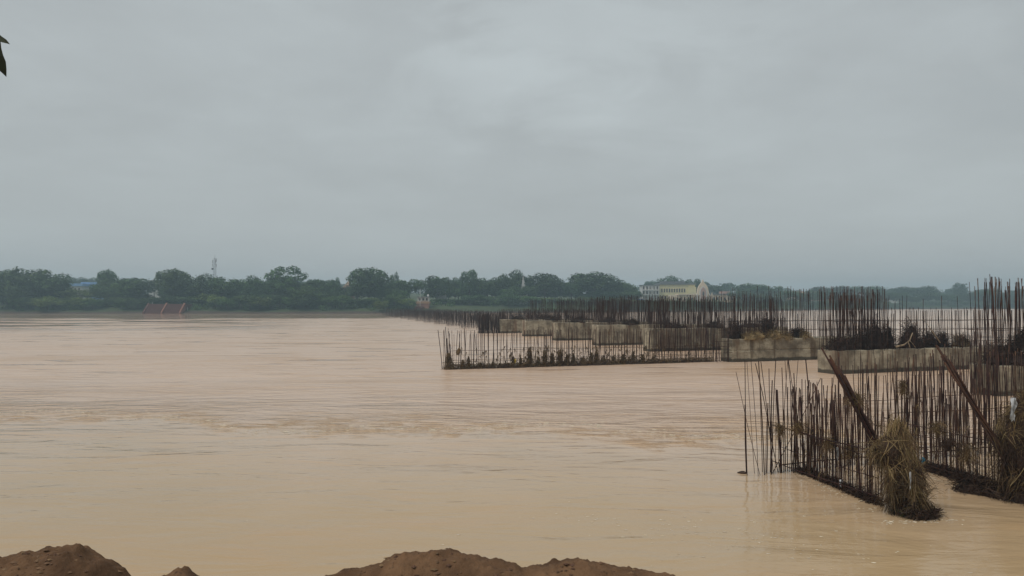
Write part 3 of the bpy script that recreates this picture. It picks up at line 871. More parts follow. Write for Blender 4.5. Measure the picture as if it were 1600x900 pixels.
def tufts(nt_, per, zlo, zhi, rk, length, width, seed, spread=0.06, up=0.06):
    """wet hanks of stalks: each tuft lies one way and hangs from one spot"""
    g = np.random.default_rng(seed)
    c = heap_sampler(zlo, zhi, rk)(nt_, g)
    d = np.column_stack([g.normal(0, 0.45, nt_), g.normal(-0.1, 0.3, nt_), g.normal(-0.8, 0.5, nt_)])
    flip = g.random(nt_) < up; d[flip, 2] = np.abs(d[flip, 2]) * 0.4
    ks = g.integers(per // 3, per, nt_); L = g.uniform(0.5, 1.0, nt_)
    out = []
    for i in range(nt_):
        k = int(ks[i])
        out.append(strands(k, lambda n, gg, i=i: c[i] + gg.normal(0, spread, (n, 3)), (length[0] * L[i], length[1] * L[i]), width, lambda p, gg, i=i: d[i] + gg.normal(0, 0.13, p.shape), 0.45, 1.1, 4, seed * 1000 + i))
    return join(out)
v, f = tufts(46, 60, 0.75, 1.95, 1.02, (0.3, 0.8), (0.005, 0.012), 61); tag(obj('straw', mesh('straw', v, f), M['straw'], heap), kind='stuff')
v, f = tufts(60, 60, 0.1, 1.7, 1.04, (0.3, 0.8), (0.006, 0.013), 63); tag(obj('weed', mesh('weed', v, f), M['weed'], heap), kind='stuff')
v, f = tufts(40, 50, 0.0, 1.4, 1.04, (0.2, 0.6), (0.008, 0.016), 65); tag(obj('rotten_weed', mesh('rotten_weed', v, f), M['darkweed'], heap), kind='stuff')
v, f = strands(520, heap_sampler(0.1, 1.85, 1.12), (0.2, 0.6), (0.005, 0.012), hang(0.9, -0.2, 0.8), 1.5, 0.5, 5, 66)
tag(obj('tangle', mesh('tangle', v, f), M['weed'], heap), kind='stuff')
v, f = strands(200, heap_sampler(0.0, 0.16, 1.1), (0.08, 0.22), (0.01, 0.02), hang(0.7, 0.0, 0.4), 0.8, 0.3, 3, 64)
tag(obj('green_weed', mesh('green_weed', v, f), M['greenweed'], heap), kind='stuff')
for k in range(16):
    z = rnd.uniform(0.3, 1.6); a = rnd.uniform(-2.8, -0.3)
    ox, oy, r = [float(q) for q in hp_at(z)]
    p = Vector((ox + math.cos(a) * r * 1.05, oy + math.sin(a) * r * 0.9, z)); d = Vector((rnd.gauss(0, 1), rnd.gauss(0, 0.25), rnd.gauss(0, 0.8))).normalized() * rnd.uniform(0.25, 0.5)
    MB().tube([p - d * 0.6, p + Vector((0, -0.04, 0.02)), p + d * 0.6], 0.008, 0.005, 5).obj('twig', M['straw'], heap)
drift_line('drift_debris', [(8.3, 15.55), (8.6, 15.5), (8.95, 15.75)], 'knotted dark roots at the foot of the nearest straw heap', 0.17, 900, 21, 0.13, 'darkweed', (0.06, 0.2))

# dark heap at the right edge
h2o = tag(empty('weed_heap', (11.75, 16.9, 0)), 'tall dark weed heap cut by the right frame edge', 'debris heap')
HP = [(-0.1, 0.05, -0.1, 0.50), (0.3, 0.0, 0, 0.44), (0.9, -0.06, 0.05, 0.42), (1.4, -0.12, 0.1, 0.42), (1.8, -0.12, 0.1, 0.30), (2.2, -0.05, 0.12, 0.16), (2.5, 0.05, 0.15, 0.05)]
lump('core', [(z_, a_, b_, r_ * 0.8) for z_, a_, b_, r_ in HP], M['darkweed'], h2o, (0, 0, 0), 26, 0.25, 9, 0.8)
v, f = tufts(70, 60, 0.0, 2.0, 1.05, (0.3, 0.8), (0.007, 0.016), 71, 0.08); tag(obj('rotten_weed', mesh('rotten_weed', v, f), M['darkweed'], h2o), kind='stuff')
v, f = tufts(60, 50, 0.5, 2.4, 1.1, (0.3, 0.9), (0.005, 0.012), 72, 0.07, 0.3); tag(obj('weed', mesh('weed', v, f), M['weed'], h2o), kind='stuff')
v, f = strands(520, heap_sampler(0.1, 2.3, 1.15), (0.2, 0.6), (0.005, 0.012), hang(0.9, -0.2, 0.8), 1.5, 0.5, 5, 76)
tag(obj('tangle', mesh('tangle', v, f), M['weed'], h2o), kind='stuff')
v, f = tufts(26, 40, 0.9, 2.5, 1.2, (0.3, 0.8), (0.005, 0.011), 74, 0.06, 0.5); tag(obj('straw', mesh('straw', v, f), M['straw'], h2o), kind='stuff')
def tail(n, g):
    return np.column_stack([g.normal(-0.05, 0.10, n), g.normal(-0.55, 0.08, n), g.uniform(0.7, 1.5, n)])
v, f = strands(420, tail, (0.5, 1.2), (0.006, 0.013), lambda p, g: np.column_stack([g.normal(-0.05, 0.16, len(p)), g.normal(-0.15, 0.12, len(p)), -np.ones(len(p))]), 0.25, 0.2, 5, 73)
tag(obj('grass_tail', mesh('grass_tail', v, f), M['straw'], h2o), kind='stuff')
drift_line('drift_debris', [(10.75, 17.9), (11.1, 17.5), (11.45, 17.0)], 'black weed tangle low beside the dark heap at right edge', 0.36, 1300, 22, 0.22, 'darkweed', (0.1, 0.35))

scrap('plastic_bag', (11.05, 16.35, 2.42), 0.17, 0.45, M['white_plastic'], 'torn white plastic bag high on the dark right-edge heap', 0.2, 4, 'plastic bag')
scrap('plastic_bag', (11.5, 16.3, 1.75), 0.22, 0.42, M['white_plastic'], 'crumpled white plastic bag lower on the dark right-edge heap', -0.3, 6, 'plastic bag')
scrap('plastic_scrap', (9.13, 16.5, 1.08), 0.1, 0.12, M['blue_plastic'], 'small blue plastic scrap beside the nearest straw heap', 0.2, 5)
scrap('plastic_scrap', (7.95, 18.15, 0.98), 0.09, 0.28, M['white_plastic'], 'white strip hanging on the near cage tie bar', 0.4, 8)
scrap('plastic_scrap', (7.93, 17.9, 0.26), 0.14, 0.16, M['white_plastic'], 'white scrap on the dark silt ridge of the near cage', 0.1, 9)
scrap('plastic_scrap', (8.28, 15.45, 1.0), 0.05, 0.34, M['white_plastic'], 'narrow white strip tangled in the nearest straw heap', 0.1, 10)

# knots of weed on the near cage
KN = [((7.36, 19.05, 1.35), 0.10, 0.30, 'straw knot on the first thick bars of the near cage'), ((7.75, 18.2, 1.10), 0.09, 0.3, 'straw knot above the white strip on the near cage'), ((8.05, 17.6, 1.05), 0.12, 0.36, 'ragged knot on the cage tie bar left of the nearest straw heap'),
      ((7.0, 19.4, 1.25), 0.06, 0.22, 'small knot on the thin left nose bars of the near cage'), ((10.55, 17.95, 1.12), 0.17, 0.3, 'dark weed knot on the second cross row of bars'), ((10.9, 17.8, 0.95), 0.13, 0.5, 'straw tassel beside the dark weed knot on the cross row'), ((10.85, 20.6, 2.2), 0.07, 0.42, 'slim weed rag high on the back row of bars'),
      ((7.8, 16.8, 2.35), 0.12, 0.32, 'straw wrapped round the left leaning bar bundle'), ((10.35, 18.1, 1.5), 0.1, 0.3, 'weed rag above the dark knot on the cross row')]
for i, (loc, r, h, lab) in enumerate(KN):
    root = tag(empty('weed_knot', loc), lab, 'weed clump', 'weed knots on the near cage')
    lump('core', [(-h * 0.6, 0, 0, r * 0.12), (-h * 0.2, 0.01, 0, r * 0.45), (h * 0.15, 0, 0, r * 0.4), (h * 0.35, 0, 0, r * 0.1)], M['darkweed' if i in (4,) else 'weed'], root, (0, 0, 0), 10, 0.35, i + 3)
    v, f = strands(300, lambda n, g, r=r, h=h: np.column_stack([g.normal(0, r * 0.7, (n, 2)), g.uniform(-h * 0.4, h * 0.4, n)]), (0.1, 0.34), (0.006, 0.012), hang(0.5, -0.5, 0.6), 0.7, 0.6, 3, 90 + i)
    tag(obj('strands', mesh('strands', v, f), M['darkweed' if i == 4 else 'weed'], root), kind='stuff')

# wisps of straw snagged on the near bars and the fence
def wisps(label, spots, n, seed, zr, mat, L=(0.08, 0.3), W=(0.006, 0.012), per=10):
    g = np.random.default_rng(seed); out = []
    for k in range(n):
        a, b_ = spots[g.integers(len(spots))]
        t_ = g.random(); c = np.array([a[0] + (b_[0] - a[0]) * t_, a[1] + (b_[1] - a[1]) * t_, zr[0] + (zr[1] - zr[0]) * g.random() ** 2.2])
        d = np.array([g.normal(0, 0.35), g.normal(0, 0.35), -1.0]); sc = g.uniform(0.5, 1.2)
        out.append(strands(int(g.integers(3, per)), lambda q, gg: c + gg.normal(0, 0.025, (q, 3)) * sc, (L[0] * sc, L[1] * sc), W, lambda p, gg: d + gg.normal(0, 0.35, p.shape), 0.5, 0.6, 3, seed * 77 + k))
    v, f = join(out)
    tag(obj('snagged_straw', mesh('snagged_straw', v, f), M[mat]), label, 'straw', kind='stuff')
near_rows = [(cl(1.5, 0), cl(1.0, -3.5)), (cl(1.8, 0), cl(1.25, -3.4)), (cl(5.0, 0), cl(4.55, -3.3)), (cl(5.3, 0), cl(4.8, -3.3)), (cl(1.5, 0), cl(12, 0.05))]
wisps('straw wisps snagged on the near bars', near_rows, 380, 5, (0.1, 2.0), 'weed')
wisps('pale straw wisps snagged on the near bars', near_rows, 90, 6, (0.5, 1.9), 'straw')
wisps('weed shreds snagged along the mid-river fence', [(fence_pt(0.3), fence_pt(FL)), (fence_pt(4), fence_pt(17))], 620, 7, (0.05, 1.5), 'weed', (0.12, 0.45), (0.014, 0.032), 16)

# brush caught on the piers
def on_pier(base, x, y=0.0):
    return (base[0] + x * ux - y * uy, base[1] + x * uy + y * ux)
def brush(base, x, z, wd, h, label, seed, mat='darkweed', n=900, name='brush_pile', flat=1.0, y=-0.1):
    q = on_pier(base, x, y)
    root = tag(empty(name, (q[0], q[1], z), UA), label, 'debris')
    lump('core', [(-0.05, 0, 0, wd * 0.46), (h * 0.2, 0, 0, wd * 0.42), (h * 0.45, wd * 0.06, 0, wd * 0.30), (h * 0.66, wd * 0.1, 0, wd * 0.16), (h * 0.8, wd * 0.1, 0, wd * 0.04)], M[mat], root, (0, 0, 0), 18, 0.3, seed, 0.62 * flat)
    def smp(k, g):
        u_ = g.normal(size=(k, 3)); u_ /= np.linalg.norm(u_, axis=1, keepdims=True)
        zz = np.abs(u_[:, 2])
        rr = g.uniform(0.55, 1.0, k) * (1 + 0.25 * np.sin(u_[:, 0] * 7 + seed)); return np.column_stack([u_[:, 0] * wd * 0.52 * rr * (1.1 - 0.3 * zz), u_[:, 1] * wd * 0.32 * flat * rr, zz * h * 0.92 * rr])
    v, f = strands(int(n * 1.7), smp, (0.12, 0.5), (0.012, 0.034), lambda p, g: p * np.array([0.7, 0.7, 0.5]) + g.normal(0, 0.5, p.shape), 0.9, 0.5, 3, seed)
    tag(obj('twigs', mesh('twigs', v, f), M[mat], root), kind='stuff')
    return root
B3, B2, B4 = (20.2, 47.7), (16.6, 57.4), (23.3, 36.6)
brush(B3, 1.1, 1.5, 2.0, 0.95, 'low dark brush along the left end top of the long pier', 201)
brush(B3, 2.6, 1.5, 1.6, 1.2, 'dark brush between the low brush and the round mound on the long pier', 208)
brush(B3, 3.9, 1.5, 1.9, 1.9, 'big round dark brush mound on the long pier', 202, n=1500)
brush(B3, 5.0, 1.5, 1.0, 1.8, 'ragged peak of brush right of the round mound on the long pier', 203)
brush(B3, 6.9, 1.5, 1.7, 1.85, 'second tall brush mound, mid-top of the long pier', 204, n=1300)
brush(B3, 8.6, 1.5, 1.2, 1.15, 'low brush right of the second mound on the long pier', 205)
brush(B3, 9.8, 1.5, 1.0, 1.1, 'square dark brush near the leaning bundle on the long pier', 206)
brush(B3, 11.5, 1.5, 1.3, 0.85, 'tan straw bale-like brush on the right half of the long pier', 207, 'weed')
brush(B2, 0.7, 1.75, 1.0, 1.35, 'dark weed hump at the left end of the two-lift pier', 211)
brush(B2, 4.0, 1.75, 1.4, 1.7, 'dark domed brush standing above the grass of the two-lift pier', 212, n=1200, y=0.3)
brush(B2, 6.6, 1.75, 1.5, 0.85, 'dark weed hump at the right of the two-lift pier', 213)
brush(B2, 2.1, 1.75, 1.9, 0.62, 'left dry grass mat draped on the two-lift pier', 214, 'straw', 1000, 'grass_mat', 1.1, -0.45)
brush(B2, 3.9, 1.75, 1.7, 0.66, 'middle dry grass mat draped on the two-lift pier', 215, 'straw', 1000, 'grass_mat', 1.1, -0.45)
brush(B2, 5.1, 1.7, 0.8, 0.55, 'small dry grass tuft hanging over the edge of the two-lift pier', 216, 'straw', 500, 'grass_mat', 1.1, -0.6)
brush(B2, 6.9, 1.75, 1.0, 0.6, 'right dry grass mat on the two-lift pier', 217, 'straw', 600, 'grass_mat', 1.1, -0.5)
brush(B4, 1.9, 2.35, 1.0, 0.75, 'dark weed ball lodged high in the bars at the right edge', 221, y=-0.6)
brush(B4, 1.3, 1.45, 2.4, 1.2, 'dark weed mass among the bars of the right-edge pier', 222, n=1300)
brush(B4, 3.6, 1.45, 1.6, 0.7, 'low weed at the frame edge on the right-edge pier', 223)
for i in range(5):   # weed on the receding piers
    loc, top, _ = FAR[i]
    for j in range(2 if i else 3):
        brush(loc, 3 + 4.2 * j + (i % 2) * 1.3, top, 2.2, 0.45 + 0.3 * ((i + j) % 2), ('left', 'middle', 'right')[j] + ' weed mat on the ' + ('nearest', 'second', 'third', 'fourth', 'last')[i] + ' of the receding concrete piers', 240 + i * 5 + j, 'darkweed', 350)
# forked pale driftwood on the long pier
q = on_pier(B3, 5.6, -0.75)
dw = tag(empty('driftwood', (q[0], q[1], 1.55), UA), 'pale forked driftwood branch on the edge of the long pier', 'driftwood')
M['wood'] = material('bleached_wood', (0.36, 0.27, 0.17), (0.22, 0.16, 0.10), 4, 0.85, stretch=(1, 1, 6))
MB().tube([(-0.6, 0, 0.1), (0.1, 0, 0.22), (0.6, 0, 0.5), (0.85, 0, 1.0)], 0.07, 0.03, 7).obj('stem', M['wood'], dw, True)
MB().tube([(0.6, 0, 0.5), (0.85, -0.02, 0.25), (1.1, 0, 0.02)], 0.045, 0.02, 6).obj('fork', M['wood'], dw, True)
MB().tube([(0.45, 0, 0.4), (0.6, 0, 0.1), (0.62, 0, -0.05)], 0.035, 0.02, 6).obj('fork', M['wood'], dw, True)
q = on_pier(B3, 8.0, -0.7)
st = tag(empty('driftwood', (q[0], q[1], 1.55), UA), 'thin slanting stick above the brush of the long pier', 'driftwood')
MB().tube([(0.9, 0, 0.3), (0.2, 0, 1.1), (-0.6, 0, 1.9)], 0.04, 0.02, 6).obj('stem', M['wood'], st, True)
# floating lump by the nose bars
fl = tag(empty('driftwood', (6.1, 19.7, 0)), 'small dark floating lump left of the near cage', 'driftwood')
lump('core', [(-0.05, 0, 0, 0.09), (0.02, 0, 0, 0.13), (0.05, 0.02, 0, 0.06)], M['darkweed'], fl, (0, 0, 0), 9, 0.3, 4)

# foam flecks drifting in the slack water
fm = MB()
for k in range(240):
    a = rnd.random()
    cx = 0.6 + 5.2 * a + rnd.gauss(0, 0.35); cy = 16.0 - 2.2 * a + rnd.gauss(0, 0.5)
    if rnd.random() < 0.3: cx, cy = rnd.uniform(2, 8), rnd.uniform(12.4, 16)
    if rnd.random() < 0.12: cx, cy = rnd.uniform(-8, 8), rnd.uniform(10, 17)
    r = rnd.choice([0.006, 0.008, 0.01, 0.014, 0.022])
    n = 7
    vs = [(cx + math.cos(6.283 * i / n) * r * rnd.uniform(0.7, 2.6), cy + math.sin(6.283 * i / n) * r * rnd.uniform(0.6, 1.2), 0.004) for i in range(n)] + [(cx, cy, 0.008)]
    fm.add(vs, [(i, (i + 1) % n, n) for i in range(n)])
for k in range(750):
    x = rnd.uniform(-24, 16)
    cy = 26.3 - 0.17 * x + 1.3 * math.sin(x * 0.33 + 1) + 0.5 * math.sin(x * 0.9) + rnd.gauss(0, 0.28) * (1 + 2 * (rnd.random() < 0.25)); r = rnd.choice([0.012, 0.02, 0.03, 0.045])
    n = 6
    vs = [(x + math.cos(6.283 * i / n) * r * rnd.uniform(1.0, 4.0), cy + math.sin(6.283 * i / n) * r * rnd.uniform(0.6, 1.3), 0.004) for i in range(n)] + [(x, cy, 0.01)]
    fm.add(vs, [(i, (i + 1) % n, n) for i in range(n)])
for k in range(420):
    a, b_ = [((7.55, 19.9), (8.0, 16.3)), ((10.75, 20.2), (11.4, 16.9)), ((7.6, 15.4), (9.3, 15.5)), (fence_pt(0.2, -1.0), fence_pt(FL, -1.0)), (on_pier(B3, 0, -0.95), on_pier(B3, 14, -0.95)), (on_pier(B2, -1, -0.95), on_pier(B2, 9, -0.95))][k % 6]
    t_ = rnd.random(); sc = 1.0 if k % 6 < 3 else 2.2
    cx = a[0] + (b_[0] - a[0]) * t_ + rnd.gauss(-0.12, 0.12) * sc; cy = a[1] + (b_[1] - a[1]) * t_ - abs(rnd.gauss(0, 0.14)) * sc; r = rnd.choice([0.008, 0.012, 0.02]) * sc; n = 6
    vs = [(cx + math.cos(6.283 * i / n) * r * rnd.uniform(1.0, 3.2), cy + math.sin(6.283 * i / n) * r * rnd.uniform(0.6, 1.3), 0.004) for i in range(n)] + [(cx, cy, 0.01)]
    fm.add(vs, [(i, (i + 1) % n, n) for i in range(n)])
M['foam'] = material('foam', (0.70, 0.62, 0.50), (0.52, 0.40, 0.26), 20, 0.7, island=0.2)
tag(fm.obj('foam', M['foam']), 'foam flecks drifting on the slack water and along the eddy line', 'foam', kind='stuff')

# ------------------------------------------------------------------ trees
def leaf_mat(name, a, b_, isl=0.35):
    mt = material(name, a, b_, 7.0, 0.75, island=isl, objrand=0.3, spec=0.25, detail=3.0)
    return mt
M['leaf'] = leaf_mat('foliage_dark', (0.078, 0.128, 0.036), (0.018, 0.036, 0.014))
M['leaf2'] = leaf_mat('foliage_mid', (0.105, 0.165, 0.038), (0.026, 0.050, 0.017))
M['leaf3'] = leaf_mat('foliage_pale', (0.19, 0.235, 0.055), (0.07, 0.105, 0.028))
M['leafred'] = leaf_mat('foliage_red', (0.17, 0.055, 0.04), (0.08, 0.04, 0.03))
M['bark'] = material('bark', (0.11, 0.085, 0.065), (0.055, 0.043, 0.035), 3, 0.95, 0.4, stretch=(1, 1, 0.3))
def leaves(n, centres, radii, size, seed, flat=0.8):
    """leaf-sized faces through the volume of several clumps"""
    g = np.random.default_rng(seed)
    c = np.array(centres); r = np.array(radii)
    wgt = r ** 2; idx = g.choice(len(c), n, p=wgt / wgt.sum())
    u_ = g.normal(size=(n, 3)); u_ /= np.linalg.norm(u_, axis=1, keepdims=True)
    rad = g.uniform(0.45, 1.0, (n, 1)) ** 0.45 * (1 + 0.16 * g.normal(size=(n, 1)))
    p = c[idx] + u_ * r[idx][:, None] * rad * np.array([1, 1, flat])
    nrm = u_ + g.normal(0, 0.6, (n, 3)) + np.array([0, 0, 0.35]); nrm /= np.linalg.norm(nrm, axis=1, keepdims=True)
    a = np.cross(nrm, g.normal(size=(n, 3))); a /= np.linalg.norm(a, axis=1, keepdims=True); b_ = np.cross(nrm, a)
    s = g.uniform(0.6, 1.3, (n, 1)) * size
    v = np.stack([p - a * s, p - b_ * s * 0.55 + nrm * s * 0.12, p + a * s, p + b_ * s * 0.55 + nrm * s * 0.12], 1).reshape(-1, 3)
    f = np.arange(4 * n).reshape(n, 4)
    return v, f
PROTO = []
def make_proto(kind, seed):
    """unit tree: height 1, crown width about 1"""
    g = random.Random(seed)
    cs, rs = [], []
    if kind == 'broad':
        nl, zc, zr = 15, 0.66, 0.20
    elif kind == 'round':
        nl, zc, zr = 14, 0.60, 0.25
    elif kind == 'tall':
        nl, zc, zr = 14, 0.58, 0.32
    else:
        nl, zc, zr = 12, 0.62, 0.24
    for k in range(nl):
        a = 6.283 * (k * 0.618 + g.random() * 0.15); t = (k + 0.5) / nl
        zz = zc + zr * (1 - 2 * t) * g.uniform(0.8, 1.1)
        q = math.sqrt(max(0.03, 1 - ((zz - zc) / (zr * 1.25)) ** 2)) * 0.33 * g.uniform(0.65, 1.12)
        cs.append((math.cos(a) * q, math.sin(a) * q, zz)); rs.append(g.uniform(0.11, 0.19) if kind != 'tall' else g.uniform(0.10, 0.16))
    cs.append((0, 0, zc)); rs.append(0.22)
    for k in range(9):   # small outlying sprays roughen the outline
        a = g.uniform(0, 6.283); zz = zc + g.uniform(-0.5, 1.0) * zr
        q = 0.36 * math.sqrt(max(0.05, 1 - ((zz - zc) / (zr * 1.5)) ** 2)) * g.uniform(0.8, 1.08)
        cs.append((math.cos(a) * q, math.sin(a) * q, zz)); rs.append(g.uniform(0.04, 0.075))
    v, f = leaves(3600, cs, rs, 0.026, seed)
    zmax = np.percentile(v[:, 2], 99.7)
    v[:, 2] *= 1.0 / zmax
    crown = mesh('crown', v, f)
    tb = MB().tube([(0, 0, -0.05), (0.01, 0, 0.15), (0.0, 0.01, 0.34), (0.01, 0, 0.6)], 0.035, 0.012, 8)
    for k in range(6):
        c = cs[g.randrange(nl)]; z0 = g.uniform(0.22, 0.42)
        tb.tube([(0, 0, z0), (c[0] * 0.5, c[1] * 0.5, z0 + (c[2] - z0) * 0.6), (c[0] * 0.95, c[1] * 0.95, c[2])], 0.014, 0.004, 5)
    trunk = mesh('trunk', tb.v, tb.f, True); trunk.materials.append(M['bark'])
    return crown, trunk
for kind in ('broad', 'round', 'tall', 'lumpy'):
    for s in range(3):
        PROTO.append((kind, *make_proto(kind, 300 + len(PROTO))))
CROWN = {}
def tree(x, y, top, width, label, kind='round', mat='leaf', group=None, name='tree', z0=None, var=None):
    z0 = ground_z(x, y) if z0 is None else z0
    i = {'broad': 0, 'round': 3, 'tall': 6, 'lumpy': 9}[kind] + (rnd.randrange(3) if var is None else var)
    _, cm, tmn = PROTO[i]
    key = (i, mat)
    if key not in CROWN:
        c = cm.copy(); c.materials.clear(); c.materials.append(M[mat]); CROWN[key] = c
    h = max(2.0, top - z0)
    root = tag(empty(name, (x, y, z0), rnd.uniform(0, 6.28)), label, 'tree' if name != 'shrub' else 'shrub', group)
    obj('trunk', tmn, None, root, scale=(h * 0.75, h * 0.75, h))
    obj('crown', CROWN[key], None, root, scale=(width * 1.22, width * 1.22, h))
    return root
# trees that stand out on the far bank: column, crown top row, crown width in columns, distance
HERO = [
 (4, 421, 62, 346, 'broad', 'leaf', 'dark broad tree cut by the left frame edge on the far bank'),
 (45, 420, 64, 342, 'round', 'leaf2', 'big round-crowned tree second from the left frame edge'),
 (80, 428, 62, 344, 'broad', 'leaf', 'dark spreading tree just left of the two small palms'),
 (22, 446, 60, 333, 'round', 'leaf', 'lower dark tree under the two leftmost big trees'),
 (75, 463, 44, 329, 'round', 'leaf3', 'small pale green tree at the water edge far left'),
 (124, 452, 56, 348, 'lumpy', 'leaf3', 'yellowish bushy tree in front of the blue sheds'),
 (168, 421, 30, 368, 'broad', 'leaf', 'slim flat-topped tree standing alone left of the white houses'),
 (168, 443, 46, 356, 'lumpy', 'leaf2', 'bushy tree at the foot of the slim flat-topped tree'),
 (212, 435, 52, 346, 'round', 'leaf', 'dense tree just left of the white houses'),
 (272, 420, 54, 347, 'broad', 'leaf2', 'large tree rising behind the red river steps'),
 (312, 428, 52, 346, 'round', 'leaf', 'round dark tree left of the phone mast'),
 (346, 434, 52, 345, 'lumpy', 'leaf', 'tree directly below the phone mast'),
 (402, 431, 42, 348, 'round', 'leaf', 'rounded tree left of the tallest far-bank tree'),
 (446, 416, 60, 345, 'tall', 'leaf', 'tallest tree of the far bank with a domed crown'),
 (478, 446, 54, 338, 'round', 'leaf2', 'lighter tree at the right foot of the tallest far-bank tree'),
 (524, 434, 18, 356, 'tall', 'leaf', 'small slim tree just left of the pink temple top'),
 (577, 418, 66, 350, 'broad', 'leaf', 'large dome-crowned tree right of the pink temple top'),
 (618, 426, 16, 372, 'tall', 'leaf', 'thin pointed tree left of the river house'),
 (594, 470, 24, 329, 'round', 'leaf3', 'small pale bush tree on the grassy slope left of the river house'),
 (640, 437, 46, 362, 'lumpy', 'leaf', 'tree behind the river house'),
 (684, 432, 52, 366, 'lumpy', 'leaf', 'uneven tree right of the river house'),
 (733, 422, 30, 372, 'tall', 'leaf', 'pointed tall tree midway between river house and white spire'),
 (762, 434, 44, 374, 'round', 'leaf', 'round tree right of the pointed tall tree'),
 (800, 422, 46, 384, 'round', 'leaf', 'round-topped tree just left of the white spire'),
 (851, 427, 62, 388, 'broad', 'leaf', 'broad tree just right of the white spire'),
 (928, 426, 78, 398, 'broad', 'leaf', 'wide umbrella-crowned tree left of the yellow hall'),
 (893, 440, 40, 392, 'lumpy', 'leaf', 'small tree between the broad tree and the umbrella-crowned tree'),
 (1047, 431, 42, 540, 'round', 'leaf', 'rounded tree rising behind the yellow hall roof'),
 (1083, 436, 26, 520, 'round', 'leaf', 'small tree behind the left shoulder of the ornate gable'),
 (1112, 446, 40, 525, 'lumpy', 'leaf', 'tree behind the right shoulder of the ornate gable'),
 (1172, 443, 52, 520, 'broad', 'leaf', 'tall hazy tree right of the ornate gable building'),
 (1205, 447, 40, 540, 'round', 'leaf', 'hazy round tree left of the pink houses'),
 (1300, 447, 60, 640, 'broad', 'leaf', 'hazy tree right of the pink houses, behind the tall bars'),
 (1352, 447, 60, 650, 'broad', 'leaf', 'hazy broad tree left of the small white house'),
 (1434, 447, 62, 655, 'broad', 'leaf', 'hazy dome tree right of the small white house'),
 (1502, 442, 22, 660, 'tall', 'leaf', 'tall narrow hazy tree near the right edge'),
 (118, 433, 26, 560, 'round', 'leaf', 'hazy distant tree right of the small palms'),
 (140, 434, 30, 570, 'broad', 'leaf', 'hazy distant tree behind the blue sheds'),
 (205, 434, 34, 560, 'broad', 'leaf', 'hazy distant tree right of the slim flat-topped tree'),
 (498, 438, 40, 575, 'broad', 'leaf', 'hazy distant tree right of the tallest far-bank tree'),
 (518, 440, 30, 580, 'round', 'leaf', 'hazy distant tree left of the pink temple top'),
 (1540, 451, 50, 665, 'round', 'leaf', 'hazy tree behind the tallest bars at right'),
]
for px, ty, wp_, D, kind, mat, lab in HERO:
    tree(at(px, D), D, zt(ty, D), wp_ / 1155 * D, lab, kind, mat, 'trees on the far bank')
# the lower trees between them
SEG = [(0, 230, 334, 440, 466, 'left of the red river steps'), (230, 330, 340, 442, 462, 'behind the red river steps'), (330, 540, 334, 440, 464, 'between phone mast and pink temple'),
       (540, 640, 338, 440, 464, 'between pink temple and river house'), (680, 830, 362, 436, 464, 'between river house and white spire'), (830, 990, 384, 441, 466, 'between white spire and yellow hall')]
for a, b_, D0, t0, t1, lab in SEG:
    for row in range(3):
        px = a + rnd.uniform(0, 14); kk = 0
        while px < b_:
            D = D0 + row * 13 + rnd.uniform(-3, 5)
            X = at(px, D)
            D = max(D, bank_y(X) + 9 + 10 * row); X = at(px, D)
            if row and any(g0 < px < g1 for g0, g1 in ((100, 156), (228, 252), (528, 556), (682, 700))):
                px += 12; continue
            ty = t1 + (t0 - t1) * (row / 2) + rnd.uniform(-4, 5)
            tree(X, D, zt(ty, D), rnd.uniform(26, 44) / 1155 * D, f"{ORD[kk]} from left in the {('water-edge', 'middle', 'rear')[row]} row of lower trees {lab}", rnd.choice(['round', 'lumpy', 'broad']), rnd.choice(['leaf', 'leaf', 'leaf2', 'leaf2', 'leaf3'] if row == 0 else ['leaf', 'leaf', 'leaf2']), 'lower trees ' + lab); kk += 1
            px += rnd.uniform(14, 21)
for px in range(985, 1160, 15):
    D = max(412, bank_y(at(px, 440)) + 8 + rnd.uniform(0, 8))
    tree(at(px, D), D, zt(472 + rnd.uniform(-2, 4), D), rnd.uniform(20, 30) / 1155 * D, ORD[(px - 985) // 15] + ' from left of the low trees below the yellow hall and ornate gable', rnd.choice(['round', 'lumpy']), 'leaf2', 'low trees below the hall')
for px in range(1158, 1640, 19):
    X = at(px, 560); D = bank_y(X) + 14; X = at(px, D); D = bank_y(X) + rnd.uniform(8, 26); X = at(px, D)
    tree(X, D, zt(457 + rnd.uniform(-4, 8), D), rnd.uniform(28, 44) / 1155 * D, ORD[(px - 1158) // 19] + ' from left of the hazy lower trees on the distant right bank', rnd.choice(['round', 'lumpy', 'broad']), 'leaf', 'trees of the distant right bank')
# distant wood beyond, one mass
dv = []
g = random.Random(55)
for k in range(150):
    px = g.uniform(-60, 1680); D = g.uniform(620, 800) if px < 1150 else g.uniform(740, 860)
    X = at(px, D); z0 = ground_z(X, D); top = zt(g.uniform(437, 447) if px < 1150 else g.uniform(450, 458), D)
    _, cm, _t = PROTO[g.randrange(12)]
    vv = np.empty(len(cm.vertices) * 3); cm.vertices.foreach_get('co', vv); vv = vv.reshape(-1, 3)
    pick = np.arange(0, len(vv) // 4, 2)
    vv = vv.reshape(-1, 4, 3)[pick]
    ctr = vv.mean(1, keepdims=True); vv = ctr + (vv - ctr) * 1.5
    wd = g.uniform(14, 24)
    vv = vv.reshape(-1, 3) * np.array([wd, wd, top - z0]) + np.array([X, D, z0])
    dv.append((vv, np.arange(len(vv)).reshape(-1, 4)))
v, f = join(dv)
tag(obj('distant_wood', mesh('distant_wood', v, f), M['leaf']), 'hazy wood far behind the far bank', 'wood', kind='stuff')
